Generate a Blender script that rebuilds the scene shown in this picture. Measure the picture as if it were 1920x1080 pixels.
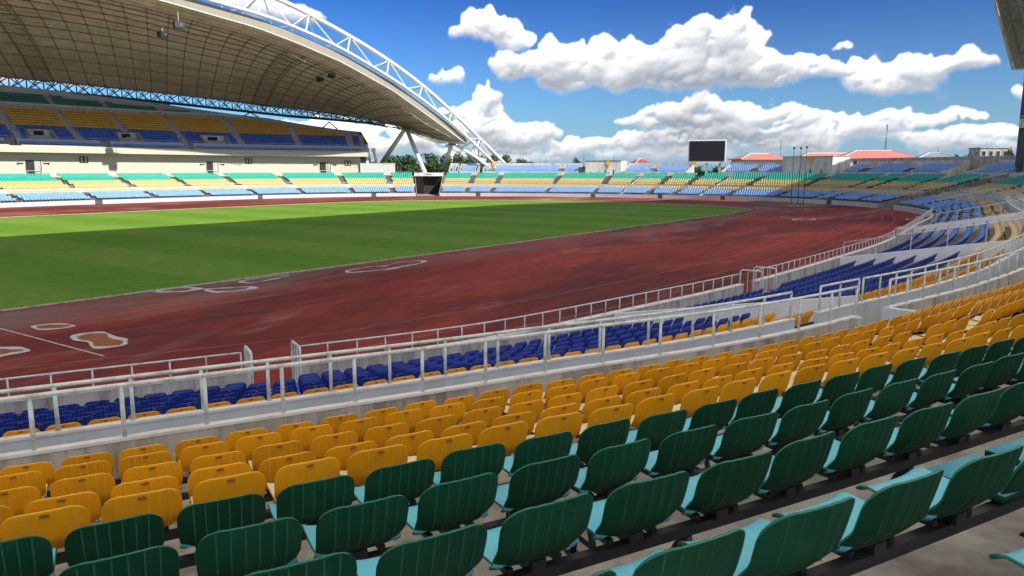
import bpy, bmesh, math, random
import numpy as np
from mathutils import Vector, Matrix
R = math.radians
random.seed(7)
rng = np.random.default_rng(5)
scene = bpy.context.scene
for o in list(bpy.data.objects): bpy.data.objects.remove(o)
COL = scene.collection

# ------------------------------------------------------------------ camera, sky, sun, exposure
EYE = 5.7; FPX = 1400.0; PITCH = R(9.01); AZ = R(62.02)
cam_data = bpy.data.cameras.new('camera'); cam = bpy.data.objects.new('camera', cam_data); COL.objects.link(cam)
cam.location = (0, 0, EYE); cam.rotation_euler = (R(90) - PITCH, 0, AZ - R(90))
cam_data.sensor_width = 36; cam_data.lens = 36 * FPX / 1920
cam_data.clip_start = 0.05; cam_data.clip_end = 6000
scene.camera = cam
scene.render.resolution_x = 1024; scene.render.resolution_y = 576
TH = R(26)                                    # long axis of the stadium
E1 = (math.cos(TH), math.sin(TH)); E2 = (-math.sin(TH), math.cos(TH))
def EE(a, b): return (a * E1[0] + b * E2[0], a * E1[1] + b * E2[1])
SKY = .15; EXPO = 3.5
SUN_EL = R(37.4); SUN_TURN = R(4)
# light travels towards +E2 (from behind the camera to the far stand)
ld = (E2[0] * math.cos(SUN_TURN) + E1[0] * math.sin(SUN_TURN), E2[1] * math.cos(SUN_TURN) + E1[1] * math.sin(SUN_TURN))
sd = bpy.data.lights.new('sun', 'SUN'); sun = bpy.data.objects.new('sun', sd); COL.objects.link(sun)
sd.energy = 2.0; sd.angle = R(0.53); sd.color = (1.0, .95, .86)
sun.rotation_euler = Vector((ld[0] * math.cos(SUN_EL), ld[1] * math.cos(SUN_EL), -math.sin(SUN_EL))).to_track_quat('-Z', 'Y').to_euler()
scene.view_settings.view_transform = 'Standard'; scene.view_settings.look = 'None'
scene.view_settings.exposure = math.log2(EXPO); scene.view_settings.gamma = 1.0; scene.view_settings.use_curve_mapping = False
if hasattr(scene, 'cycles'):
    scene.cycles.max_bounces = 6; scene.cycles.diffuse_bounces = 4

def px_dir(px, py):
    X = (px - 960) / FPX; Y = (540 - py) / FPX; c, s = math.cos(PITCH), math.sin(PITCH)
    f = c + Y * s; z = -s + Y * c
    x = X * math.sin(AZ) + f * math.cos(AZ); y = -X * math.cos(AZ) + f * math.sin(AZ)
    return x, y, z, f
def azel(px, py):
    x, y, z, f = px_dir(px, py)
    return math.atan2(x * math.sin(AZ) - y * math.cos(AZ), x * math.cos(AZ) + y * math.sin(AZ)), math.atan2(z, math.hypot(x, y))

CLOUDS = [  # centre x, y, half width, half height in the photograph -> stored as compass direction and elevation
 (960,122,52,34),(1045,118,72,52),(1130,128,90,58),(1215,112,80,52),(1325,72,82,54),(1385,62,60,42),(1300,128,150,52),(1430,122,95,42),(1500,128,75,36),(1555,128,42,20),(1230,150,230,32),(1180,135,120,48),(1390,108,70,40),
 (1640,160,92,36),(1715,128,58,42),(1785,122,58,30),(1832,126,36,17),(1625,122,46,24),
 (930,50,58,34),(885,72,58,20),(965,70,40,24),(820,142,38,17),(910,180,38,32),(880,200,80,20),(1060,3,48,13),(1795,264,52,18),
 (1625,236,50,26),(1668,228,26,12),(1905,168,26,16),(1578,80,28,9),(1340,212,120,40),(1245,226,70,30),(1420,232,100,36),(1340,262,190,24),(1180,276,80,16),(1500,276,90,14),
 (900,232,80,30),(975,246,92,26),(1082,276,48,24),(1000,290,110,12),(1530,262,60,22),(840,288,80,16),(520,20,80,22),(560,262,120,34),(700,270,110,36),(1280,298,170,8),(200,150,260,30),(450,0,70,16)]
def cloud_maps(az0, az1, el0, el1, ppd, groups, seed, wrap=False):
    """alpha and brightness of fair-weather cumulus over a window of the sky (degrees), ppd pixels per degree"""
    W = int((az1-az0)*ppd); Hn = int((el1-el0)*ppd); g = np.random.default_rng(seed)
    def noise(cell, sd):
        nx = max(2, int(W/cell)); ny = max(2, int(Hn/cell)); q = np.random.default_rng(sd); G = q.random((ny+2, nx+1)).astype(np.float32)
        if wrap: G[:, -1] = G[:, 0]
        x = np.arange(W)*nx/W; xi = x.astype(int); fx = (x-xi).astype(np.float32); fx = fx*fx*(3-2*fx)
        A = G[:, xi]*(1-fx)+G[:, xi+1]*fx
        y = np.arange(Hn)*ny/Hn; yi = y.astype(int); fy = (y-yi).astype(np.float32); fy = (fy*fy*(3-2*fy))[:, None]
        return A[yi]*(1-fy)+A[yi+1]*fy
    def fbm(deg, octv, sd, pers=.5):
        s = 0; a = 1; t = 0; c = deg*ppd
        for k in range(octv):
            if c < 1.6: break
            s = s+a*noise(c, sd+k*7); t += a; a *= pers; c /= 2.03
        return s/t
    H = np.zeros((Hn, W), np.float32)
    def stamp(cx, cy, r, z0, sq=1.0):
        x0, x1 = int(cx-r)-1, int(cx+r)+2; y0, y1 = max(0, int(cy-r)-1), min(Hn, int(cy+r)+2)
        if not wrap: x0, x1 = max(0, x0), min(W, x1)
        if y1 <= y0 or x1 <= x0: return
        X = np.arange(x0, x1); Y = np.arange(y0, y1)[:, None]; d2 = (X-cx)**2+((Y-cy)/sq)**2
        h = np.where(d2 < r*r, z0+np.sqrt(np.maximum(r*r-d2, 0)), 0).astype(np.float32)
        xi = X % W; H[y0:y1, xi] = np.maximum(H[y0:y1, xi], h)
    for (a, e, wx, wy) in groups:
        cx = (a-az0)*ppd; cy = (e-el0)*ppd; rx = wx*ppd; ry = wy*ppd
        n = int(min(600, 30+26*rx/ry))
        for k in range(n):
            u = g.uniform(-1, 1); top = math.sqrt(1-u*u)*(.75+.25*math.sin(u*7+cx)); v = g.uniform(-.5, .85)*top if g.random() < .7 else -.5*top
            r = ry*g.choice([.16, .22, .3, .42])*g.uniform(.8, 1.2)*(1-.4*abs(u)); v = min(v, .95-r/ry)
            f = max(0, 1-.8*(u*u)-.5*v*v)
            stamp(cx+u*(rx-r*.6), cy+v*ry, max(r, 1.5), ry*.55*f, .85)
        for k in range(int(n*2.5)):
            t = g.uniform(-.25, math.pi+.25); rr = g.uniform(.62, .95); u = math.cos(t); top = (.75+.25*math.sin(u*7+cx))
            stamp(cx+u*rx*rr, cy+math.sin(t)*ry*rr*top, max(1.3, ry*g.uniform(.05, .14)), ry*.35*g.random(), .9)
    wa = fbm(3.4, 3, 50+seed, .42)-.5; wb = fbm(3.4, 3, 90+seed, .42)-.5; wc = fbm(.5, 4, 120+seed, .6)-.5; wd = fbm(.5, 4, 150+seed, .6)-.5
    yy, xx = np.mgrid[0:Hn, 0:W].astype(np.float32)
    xs = xx+wa*2.4*ppd+wc*.55*ppd; xs = xs % W if wrap else np.clip(xs, 0, W-1.01); ys = np.clip(yy+wb*1.5*ppd+wd*.45*ppd, 0, Hn-1.01)
    xi = xs.astype(int) % W; yi = ys.astype(int); fx = xs-np.floor(xs); fy = ys-yi; x2 = (xi+1) % W; y2 = np.minimum(yi+1, Hn-1)
    Hh = (H[yi, xi]*(1-fx)+H[yi, x2]*fx)*(1-fy)+(H[y2, xi]*(1-fx)+H[y2, x2]*fx)*fy
    def blur(A, n, it=2):
        n = max(1, int(round(n)))
        for _ in range(it):
            for ax in (0, 1):
                c = np.cumsum(np.concatenate([np.take(A, range(-n-1, 0), ax), A, np.take(A, range(0, n), ax)], ax), ax, dtype=np.float64)
                m = A.shape[ax]; A = ((np.take(c, range(2*n+1, 2*n+1+m), ax)-np.take(c, range(0, m), ax))/(2*n+1)).astype(np.float32)
        return A
    k = ppd/24; ss = lambda v: v*v*(3-2*v)
    fine = fbm(1.6, 8, 200+seed, .60); edge = fbm(1.5, 8, 300+seed, .66)
    solid = (Hh > .5).astype(np.float32); crisp = blur(solid, 1.6*k, 2); mid_ = blur(solid, 6*k, 2); low = blur(solid, 15*k, 2)
    gl = np.zeros_like(low); gl[4:-4] = low[8:]-low[:-8]; bot = ss(np.clip(.42+gl*5.5, 0, 1))       # undersides dissolve, tops stay crisp
    a_top = ss(np.clip((crisp*1.5-.25-(edge-.5)*1.6)/1.05, 0, 1)); a_bot = ss(np.clip((mid_*.55+low*.95-.22-(edge-.35)*1.2)/.9, 0, 1))
    alpha = (a_top*(1-bot)+a_bot*bot)*np.clip((low-.03)/.14, 0, 1)
    Hs = blur(Hh, 1.8*k, 2)*.62+blur(Hh, 6*k, 2)*.5+fine*7*k
    gx = (np.roll(Hs, -1, 1)-np.roll(Hs, 1, 1))*.5; gy = np.zeros_like(Hs); gy[1:-1] = (Hs[2:]-Hs[:-2])*.5
    nz = 1/np.sqrt(1+.35*(gx*gx+gy*gy)); rel = np.clip((gx*.6*.28-gy*.6*.85+.52)*nz, 0, 1)
    Hb = blur(Hh, 14*k, 2); gyb = np.zeros_like(Hb); gyb[3:-3] = (Hb[6:]-Hb[:-6])/6
    big = np.clip(.50-gyb*1.1, 0, 1)
    A = np.zeros_like(alpha); acc = np.zeros(W, np.float32); dec = 1-.018/k
    for y in range(Hn-1, -1, -1): acc = acc*dec+alpha[y]; A[y] = acc
    A = blur(A, 9*k, 2); sh = np.exp(-np.maximum(A/k-8, 0)*.030)
    wisp = fbm(5.5, 5, 400+seed, .55)
    lum = .40*rel+.26*big+.50*sh-.05+(wisp-.5)*.55+(fine-.5)*.05
    lum = lum*(.35+.65*alpha)+.62*(1-alpha)*.65
    return alpha.astype(np.float32), np.clip(lum, 0, 1).astype(np.float32)
def cloud_groups():
    near = []; d = math.degrees
    for (cx, cy, hx, hy) in CLOUDS:
        a0, e0 = azel(cx, cy); a1, _ = azel(cx+hx, cy); _, e1 = azel(cx, cy-hy); near.append((d(a0), d(e0), d(abs(a1-a0))*1.0, d(abs(e1-e0))*1.0))
    g = np.random.default_rng(4); far = []
    for k in range(60):      # small distant ones low on the horizon, all round
        near.append((g.uniform(-56, 56), g.uniform(.3, 3.6), g.uniform(1.2, 3.6), g.uniform(.25, .55)))
    for k in range(120): far.append((g.uniform(-180, 180), g.uniform(.6, 5.5), g.uniform(1.5, 6), g.uniform(.4, 1.0)))
    for k in range(190):
        a = g.uniform(-180, 180); e = 4+70*g.random()**1.25; f = .7+1.6*e/60
        far.append((a, e, f*g.uniform(3.0, 9)/max(.35, math.cos(R(e))), f*g.uniform(1.3, 3.0)))
    far = [q for q in far if not (abs(q[0])-q[2] < 53 and q[1]-q[3] < 33)]
    return near, far

def sky_image(name, al, lu):
    h, w = al.shape; img = bpy.data.images.new(name, w, h, alpha=False, float_buffer=False); img.colorspace_settings.name = 'Non-Color'
    px = np.ones((h, w, 4), np.float32); px[..., 0] = al; px[..., 1] = lu; px[..., 2] = 0
    img.pixels.foreach_set(px.ravel()); img.update(); img.pack(); return img
def build_world():
    w = bpy.data.worlds.new('World'); scene.world = w; w.use_nodes = True
    nt = w.node_tree; N = nt.nodes; L = nt.links; N.clear()
    def m(op, a, b=None, c=None):
        n = N.new('ShaderNodeMath'); n.operation = op
        for k, v in enumerate((a, b, c)):
            if v is None: continue
            if isinstance(v, (int, float)): n.inputs[k].default_value = v
            else: L.new(v, n.inputs[k])
        return n.outputs[0]
    near, far = cloud_groups()
    tc = N.new('ShaderNodeTexCoord'); nrm = N.new('ShaderNodeVectorMath'); nrm.operation = 'NORMALIZE'; L.new(tc.outputs['Generated'], nrm.inputs[0])
    sp = N.new('ShaderNodeSeparateXYZ'); L.new(nrm.outputs[0], sp.inputs[0])
    fx = m('ADD', m('MULTIPLY', sp.outputs[0], math.cos(AZ)), m('MULTIPLY', sp.outputs[1], math.sin(AZ)))
    rx = m('SUBTRACT', m('MULTIPLY', sp.outputs[0], math.sin(AZ)), m('MULTIPLY', sp.outputs[1], math.cos(AZ)))
    az = m('ARCTAN2', rx, fx); el = m('ARCSINE', sp.outputs[2])
    def layer(name, az0, az1, el0, el1, ppd, groups, seed, wrap):
        al, lu = cloud_maps(az0, az1, el0, el1, ppd, groups, seed, wrap); img = sky_image(name, al, lu)
        u = m('DIVIDE', m('SUBTRACT', az, R(az0)), R(az1-az0)); v = m('DIVIDE', m('SUBTRACT', el, R(el0)), R(el1-el0))
        cb = N.new('ShaderNodeCombineXYZ'); L.new(u, cb.inputs[0]); L.new(v, cb.inputs[1])
        t = N.new('ShaderNodeTexImage'); t.image = img; t.extension = 'REPEAT' if wrap else 'CLIP'; t.interpolation = 'Cubic'; L.new(cb.outputs[0], t.inputs[0])
        s = N.new('ShaderNodeSeparateColor'); L.new(t.outputs[0], s.inputs[0]); return s.outputs[0], s.outputs[1]
    a1, l1 = layer('cumulus_ahead', -52, 52, -2, 32, 24, near, 3, False)
    a2, l2 = layer('cumulus_around', -180, 180, -2, 88, 7, far, 9, True)
    a2 = m('MULTIPLY', a2, m('GREATER_THAN', el, -.02))
    a1 = m('MINIMUM', m('MAXIMUM', a1, 0), 1); a2 = m('MINIMUM', m('MAXIMUM', a2, 0), 1)
    lum = m('DIVIDE', m('ADD', m('MULTIPLY', a1, l1), m('MULTIPLY', a2, l2)), m('MAXIMUM', m('ADD', a1, a2), .001)); alpha = m('MAXIMUM', a1, a2)
    cr = N.new('ShaderNodeValToRGB'); L.new(lum, cr.inputs[0]); e = cr.color_ramp.elements
    K = 1/SKY/EXPO
    e[0].position = .12; e[0].color = (.35*K, .40*K, .47*K, 1); e[1].position = .95; e[1].color = (1.35*K, 1.33*K, 1.29*K, 1)
    k = e.new(.45); k.color = (.66*K, .69*K, .74*K, 1)
    sky = N.new('ShaderNodeTexSky'); sky.sky_type = 'NISHITA'; sky.sun_disc = False
    sky.sun_elevation = SUN_EL; sky.sun_rotation = math.atan2(-ld[0], -ld[1])
    sky.air_density = 1.0; sky.dust_density = .3; sky.ozone_density = 2.5; sky.altitude = 100
    g0 = N.new('ShaderNodeVectorMath'); g0.operation = 'SCALE'; g0.inputs[3].default_value = .28; L.new(sky.outputs[0], g0.inputs[0])
    gm = N.new('ShaderNodeGamma'); gm.inputs[1].default_value = 2.3; L.new(g0.outputs[0], gm.inputs[0])     # deep, polarised-looking tropical blue
    tint = N.new('ShaderNodeMix'); tint.data_type = 'RGBA'; tint.blend_type = 'MULTIPLY'; tint.inputs[0].default_value = 1
    L.new(gm.outputs[0], tint.inputs[6]); tint.inputs[7].default_value = (.052*K, .142*K, .205*K, 1)
    hz = m('MULTIPLY', m('POWER', m('MAXIMUM', m('SUBTRACT', 1.0, m('DIVIDE', m('ABSOLUTE', el), R(17))), 0), 1.9), .85)
    hm = N.new('ShaderNodeMix'); hm.data_type = 'RGBA'; L.new(hz, hm.inputs[0]); L.new(tint.outputs[2], hm.inputs[6]); hm.inputs[7].default_value = (.36*K, .50*K, .72*K, 1)
    mx = N.new('ShaderNodeMix'); mx.data_type = 'RGBA'
    L.new(alpha, mx.inputs[0]); L.new(hm.outputs[2], mx.inputs[6]); L.new(cr.outputs[0], mx.inputs[7])
    bg = N.new('ShaderNodeBackground'); bg.inputs[1].default_value = SKY
    out = N.new('ShaderNodeOutputWorld'); L.new(mx.outputs[2], bg.inputs[0]); L.new(bg.outputs[0], out.inputs[0])
build_world()

# ------------------------------------------------------------------ plan of the bowl
CTRL=[(-40,27),(-26,20.6),(-14,17.7),(-7,16.75),(0,16.744),(5,16.84),(8.6,17.23),(14,18.78),(21.5,21.16),(32,25.4),(43.8,30.8),(64,42),(80,51.5),(91,60),(99,70),(104,82),(105.5,97),(101.5,112),(93,126),(82,138),(70,147.5),(57,154),(42,156.5),(25,154),(-2,143),(-15,136.8),(-45,122),(-75,104)]
def catmull(pts, n=24):
    out = []; P = [pts[0]] + list(pts) + [pts[-1]]
    for i in range(1, len(P) - 2):
        p0, p1, p2, p3 = P[i-1], P[i], P[i+1], P[i+2]
        for k in range(n):
            t = k / n
            out.append(tuple(.5*((2*p1[j])+(-p0[j]+p2[j])*t+(2*p0[j]-5*p1[j]+4*p2[j]-p3[j])*t*t+(-p0[j]+3*p1[j]-3*p2[j]+p3[j])*t**3) for j in range(len(p1))))
    out.append(tuple(pts[-1])); return out
def resample(pts, step):
    Ls = [0]
    for a, b in zip(pts, pts[1:]): Ls.append(Ls[-1] + math.dist(a, b))
    n = int(Ls[-1] / step); out = []; k = 0
    for i in range(n + 1):
        s = i * step
        while k < len(Ls) - 2 and Ls[k+1] < s: k += 1
        t = (s - Ls[k]) / max(1e-9, Ls[k+1] - Ls[k]); a, b = pts[k], pts[k+1]
        out.append(tuple(a[j] + (b[j] - a[j]) * t for j in range(len(a))))
    return out
STEP = .5
M = resample(catmull(CTRL), STEP)
for _ in range(6):
    M = [M[0]] + [((M[i-1][0]+2*M[i][0]+M[i+1][0])/4, (M[i-1][1]+2*M[i][1]+M[i+1][1])/4) for i in range(1, len(M)-1)] + [M[-1]]
NRM = []
for i in range(len(M)):
    a = M[max(0, i-4)]; b = M[min(len(M)-1, i+4)]
    dx, dy = b[0]-a[0], b[1]-a[1]; l = math.hypot(dx, dy); NRM.append((dy/l, -dx/l))
I0 = min(range(60, 200), key=lambda i: abs(M[i][0]) if M[i][1] < 40 else 9e9)
S0 = I0*STEP - M[I0][0]
SMIN = -S0; SMAX = (len(M)-1)*STEP - S0
def _fr(s):
    f = (s+S0)/STEP; i = int(max(0, min(len(M)-2, math.floor(f)))); return i, f-i
def NR(s):
    i, t = _fr(s); nx = NRM[i][0]+(NRM[i+1][0]-NRM[i][0])*t; ny = NRM[i][1]+(NRM[i+1][1]-NRM[i][1])*t
    l = math.hypot(nx, ny); return nx/l, ny/l
def SPREAD(s):                       # the rows draw apart where the stand starts to bend
    T = ((5.5, 0), (11, .55), (17, 1.12), (22.5, 1.36), (30, 1.4), (45, 1.1), (75, 0))
    if s <= T[0][0] or s >= T[-1][0]: return 0.0
    for (a, u), (b, v) in zip(T, T[1:]):
        if s <= b: t = (s-a)/(b-a); return u+(v-u)*(t*t*(3-2*t)*.35+t*.65)
def PT(s, off=0.0):
    i, t = _fr(s); x = M[i][0]+(M[i+1][0]-M[i][0])*t; y = M[i][1]+(M[i+1][1]-M[i][1])*t
    n = NR(s); off = off+SPREAD(s)*min(1.0, max(0.0, off/5.9)); return x+n[0]*off, y+n[1]*off
def project(x, y, z):
    fw = x*math.cos(AZ)+y*math.sin(AZ); r = x*math.sin(AZ)-y*math.cos(AZ); z -= EYE
    d = fw*math.cos(PITCH)-z*math.sin(PITCH); up = fw*math.sin(PITCH)+z*math.cos(PITCH)
    if d < .05: return None
    return 960+FPX*r/d, 540-FPX*up/d, d
def find_s(px, off, z, lo, hi):
    best = (9e9, lo); s = lo
    while s < hi:
        q = project(*PT(s, off), z)
        if q and abs(q[0]-px) < best[0]: best = (abs(q[0]-px), s)
        s += .1
    return best[1]
def facing(s, off=0.0):              # z-rotation of a thing that looks at the field
    a = PT(s-.4, off); b = PT(s+.4, off); return math.atan2(b[1]-a[1], b[0]-a[0])
def fout(s): return facing(s)+math.pi     # -y side looks at the field
def pix(px, py, D):                  # the point seen at px,py whose forward distance is D
    x, y, z, f = px_dir(px, py); return x/f*D, y/f*D, EYE+z/f*D

# ------------------------------------------------------------------ materials
def mat(name, col, rough=.6, var=.12, scale=3.0, bump=0.0, bscale=40, spec=.5, metal=0.0, dirt=None, dirt_amt=0.0, dirt_scale=.6, streak=False, obj_var=0.0, coat=0.0, scuff=None):
    m = bpy.data.materials.new(name); m.use_nodes = True; nt = m.node_tree; b = nt.nodes['Principled BSDF']
    tc = nt.nodes.new('ShaderNodeTexCoord'); vec = tc.outputs['Object']
    geo = nt.nodes.new('ShaderNodeNewGeometry')
    n = nt.nodes.new('ShaderNodeTexNoise'); n.inputs['Scale'].default_value = scale; n.inputs['Detail'].default_value = 6; n.inputs['Roughness'].default_value = .6
    nt.links.new(geo.outputs['Position'], n.inputs['Vector'])
    r = nt.nodes.new('ShaderNodeValToRGB'); e = r.color_ramp.elements
    e[0].position = .3; e[1].position = .7
    e[0].color = tuple(c*(1-var) for c in col)+(1,); e[1].color = tuple(min(1, c*(1+var)) for c in col)+(1,)
    nt.links.new(n.outputs[0], r.inputs[0]); last = r.outputs[0]
    if dirt is not None:
        d = nt.nodes.new('ShaderNodeTexNoise'); d.inputs['Scale'].default_value = dirt_scale; d.inputs['Detail'].default_value = 9; d.inputs['Roughness'].default_value = .68
        mp = nt.nodes.new('ShaderNodeMapping'); mp.inputs['Scale'].default_value = (1, 1, .18) if streak else (1, 1, 1)
        nt.links.new(geo.outputs['Position'], mp.inputs[0]); nt.links.new(mp.outputs[0], d.inputs['Vector'])
        rr = nt.nodes.new('ShaderNodeMapRange'); rr.inputs[1].default_value = .46; rr.inputs[2].default_value = .66; rr.inputs[4].default_value = dirt_amt
        nt.links.new(d.outputs[0], rr.inputs[0])
        mx = nt.nodes.new('ShaderNodeMix'); mx.data_type = 'RGBA'; nt.links.new(rr.outputs[0], mx.inputs[0])
        nt.links.new(last, mx.inputs[6]); mx.inputs[7].default_value = tuple(dirt)+(1,); last = mx.outputs[2]
    if scuff:      # short pale scratches and dried splashes
        mp2 = nt.nodes.new('ShaderNodeMapping'); mp2.inputs['Scale'].default_value = (1, 1, .35); nt.links.new(geo.outputs['Position'], mp2.inputs[0])
        d2 = nt.nodes.new('ShaderNodeTexNoise'); d2.inputs['Scale'].default_value = 17; d2.inputs['Detail'].default_value = 8; d2.inputs['Roughness'].default_value = .75; nt.links.new(mp2.outputs[0], d2.inputs['Vector'])
        r2 = nt.nodes.new('ShaderNodeMapRange'); r2.inputs[1].default_value = .60; r2.inputs[2].default_value = .70; r2.inputs[4].default_value = .55; nt.links.new(d2.outputs[0], r2.inputs[0])
        m2 = nt.nodes.new('ShaderNodeMix'); m2.data_type = 'RGBA'; nt.links.new(r2.outputs[0], m2.inputs[0]); nt.links.new(last, m2.inputs[6]); m2.inputs[7].default_value = tuple(scuff)+(1,); last = m2.outputs[2]
    if obj_var:
        oi = nt.nodes.new('ShaderNodeObjectInfo'); hs = nt.nodes.new('ShaderNodeHueSaturation')
        mr = nt.nodes.new('ShaderNodeMapRange'); mr.inputs[3].default_value = 1-obj_var; mr.inputs[4].default_value = 1+obj_var
        nt.links.new(oi.outputs['Random'], mr.inputs[0]); nt.links.new(mr.outputs[0], hs.inputs['Value']); nt.links.new(last, hs.inputs['Color']); last = hs.outputs[0]
    nt.links.new(last, b.inputs['Base Color'])
    b.inputs['Roughness'].default_value = rough; b.inputs['Metallic'].default_value = metal; b.inputs['Specular IOR Level'].default_value = spec
    if coat: b.inputs['Coat Weight'].default_value = coat
    if bump:
        n2 = nt.nodes.new('ShaderNodeTexNoise'); n2.inputs['Scale'].default_value = bscale; n2.inputs['Detail'].default_value = 5
        nt.links.new(geo.outputs['Position'], n2.inputs['Vector'])
        bp = nt.nodes.new('ShaderNodeBump'); bp.inputs['Strength'].default_value = bump; bp.inputs['Distance'].default_value = .02
        nt.links.new(n2.outputs[0], bp.inputs['Height']); nt.links.new(bp.outputs[0], b.inputs['Normal'])
    return m
MT = {}
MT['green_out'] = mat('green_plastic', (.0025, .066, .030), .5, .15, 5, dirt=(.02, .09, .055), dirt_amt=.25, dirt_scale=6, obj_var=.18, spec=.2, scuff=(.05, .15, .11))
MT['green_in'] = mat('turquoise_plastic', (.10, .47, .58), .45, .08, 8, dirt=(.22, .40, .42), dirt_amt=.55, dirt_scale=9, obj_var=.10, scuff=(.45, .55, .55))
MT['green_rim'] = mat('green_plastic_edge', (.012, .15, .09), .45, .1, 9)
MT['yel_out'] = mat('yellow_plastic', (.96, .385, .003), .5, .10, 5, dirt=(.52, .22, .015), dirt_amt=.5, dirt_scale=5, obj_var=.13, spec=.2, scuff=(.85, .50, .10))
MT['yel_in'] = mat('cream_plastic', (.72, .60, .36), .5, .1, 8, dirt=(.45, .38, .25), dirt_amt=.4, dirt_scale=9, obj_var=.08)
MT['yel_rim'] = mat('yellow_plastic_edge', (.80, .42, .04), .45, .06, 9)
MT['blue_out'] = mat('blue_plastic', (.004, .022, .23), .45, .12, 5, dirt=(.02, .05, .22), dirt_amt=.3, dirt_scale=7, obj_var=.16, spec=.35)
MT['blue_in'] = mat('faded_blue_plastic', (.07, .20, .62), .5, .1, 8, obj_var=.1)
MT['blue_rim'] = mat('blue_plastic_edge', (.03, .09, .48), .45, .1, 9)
MT['f_teal'] = mat('sun_faded_teal_plastic', (.008, .36, .27), .5, .15, 1.5)
MT['f_yel'] = mat('sun_faded_yellow_plastic', (.54, .405, .14), .5, .12, 1.5)
MT['f_blue'] = mat('sun_faded_blue_plastic', (.17, .34, .68), .5, .2, 1.2)
MT['f_pale'] = mat('pale_blue_plastic', (.30, .42, .66), .5, .2, 1.2)
MT['u_yel'] = mat('golden_plastic', (.85, .43, .02), .5, .12, 1.5)
MT['u_blue'] = mat('royal_blue_plastic', (.015, .13, .62), .5, .15, 1.5)
MT['u_green'] = mat('bottle_green_plastic', (.012, .24, .16), .5, .12, 1.5)
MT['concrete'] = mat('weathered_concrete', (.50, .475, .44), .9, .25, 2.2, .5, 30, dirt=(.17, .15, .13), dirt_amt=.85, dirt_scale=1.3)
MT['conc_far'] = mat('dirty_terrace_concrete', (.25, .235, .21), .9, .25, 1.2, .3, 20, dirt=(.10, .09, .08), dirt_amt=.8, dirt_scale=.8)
MT['conc_wall'] = mat('stained_concrete_wall', (.46, .44, .40), .85, .16, 1.6, .5, 50, dirt=(.15, .125, .10), dirt_amt=.8, dirt_scale=2.6, streak=True)
MT['step'] = mat('dirty_steps', (.075, .07, .062), .9, .3, 2.5, .3, 30)  # dark tone paints the aisles' shadow over stained concrete
MT['white'] = mat('white_painted_wall', (.52, .53, .53), .6, .05, 1.2, .1, 30, dirt=(.42, .38, .32), dirt_amt=.35, dirt_scale=1.3, streak=True)
MT['whitepart'] = mat('bright_white_partition', (.80, .82, .84), .6, .05, 1.2, .1, 30, dirt=(.5, .45, .38), dirt_amt=.4, dirt_scale=1.3, streak=True)
MT['whiteb'] = mat('grimy_white_wall', (.66, .66, .65), .7, .06, 1.2, .1, 30, dirt=(.26, .23, .20), dirt_amt=.7, dirt_scale=.7, streak=True)
MT['bluewhite'] = mat('pale_grey_painted_wall', (.56, .62, .67), .6, .04, 1.5, .1, 30, dirt=(.30, .30, .29), dirt_amt=.4, dirt_scale=2.5, streak=True)  # white wall paint with the bluish shade put into its colour
MT['cap'] = mat('white_coping', (.74, .73, .70), .7, .06, 3, .1, 60, dirt=(.40, .34, .28), dirt_amt=.6, dirt_scale=3)
MT['beige'] = mat('cream_painted_wall', (.52, .475, .375), .7, .03, .6, 0, 30, dirt=(.52, .46, .37), dirt_amt=.35, dirt_scale=.35, streak=True)
MT['rail'] = mat('pale_green_painted_steel', (.66, .73, .70), .4, .06, 4, dirt=(.24, .17, .10), dirt_amt=.6, dirt_scale=5, spec=.5)
MT['black'] = mat('black_steel', (.018, .019, .024), .5, .2, 6, dirt=(.06, .045, .035), dirt_amt=.4, dirt_scale=12)
MT['dark'] = mat('dark_opening', (.03, .028, .025), .9, .2, 2)  # near-black colour stands in for the shade inside openings
MT['arch'] = mat('white_painted_steel_tube', (.72, .74, .73), .35, .04, .5, dirt=(.45, .42, .36), dirt_amt=.35, dirt_scale=.4)
MT['lattice'] = mat('beige_painted_steel', (.62, .56, .45), .6, .1, .4)
MT['chord'] = mat('brown_beige_chord_steel', (.24, .195, .135), .6, .1, .4)
MT['ceiling'] = mat('beige_roof_lining', (.82, .755, .63), .9, .16, .35, dirt=(.55, .48, .37), dirt_amt=.6, dirt_scale=.12)
MT['fascia'] = mat('cream_grey_edge_lining', (.36, .33, .26), .8, .12, .5, dirt=(.22, .19, .15), dirt_amt=.6, dirt_scale=.5)
MT['roofskin'] = mat('white_roof_membrane', (.6, .58, .54), .8, .05, .3)
def translucent(name, col, amt):
    m = mat(name, col, .8, .05, .3); nt = m.node_tree; b = nt.nodes['Principled BSDF']; o = nt.nodes['Material Output']
    t = nt.nodes.new('ShaderNodeBsdfTranslucent'); t.inputs[0].default_value = (.93, .88, .79, 1); x = nt.nodes.new('ShaderNodeMixShader'); x.inputs[0].default_value = amt
    nt.links.new(b.outputs[0], x.inputs[1]); nt.links.new(t.outputs[0], x.inputs[2]); nt.links.new(x.outputs[0], o.inputs[0]); return m
MT['membrane'] = translucent('translucent_roof_membrane', (.46, .43, .37), .66)  # translucency added so sunlight glows through onto the near seats
MT['greylining'] = mat('grey_roof_sheeting', (.30, .29, .27), .8, .15, .3)
MT['truss'] = mat('dark_green_grey_steel', (.075, .085, .080), .5, .15, .5)
MT['redroof'] = mat('faded_red_roof_sheet', (.58, .17, .14), .6, .1, .5)
MT['redroof2'] = mat('dark_red_roof_sheet', (.34, .05, .055), .6, .1, .5)
MT['greyroof'] = mat('blue_grey_roof_sheet', (.20, .25, .29), .6, .1, .5)
MT['slot'] = mat('brown_handle_recess', (.22, .10, .015), .8, .2, 20)  # brown oval stands in for the shade inside a handle hole
MT['glass'] = mat('dark_window_glass', (.03, .04, .05), .12, .1, 1)
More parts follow.
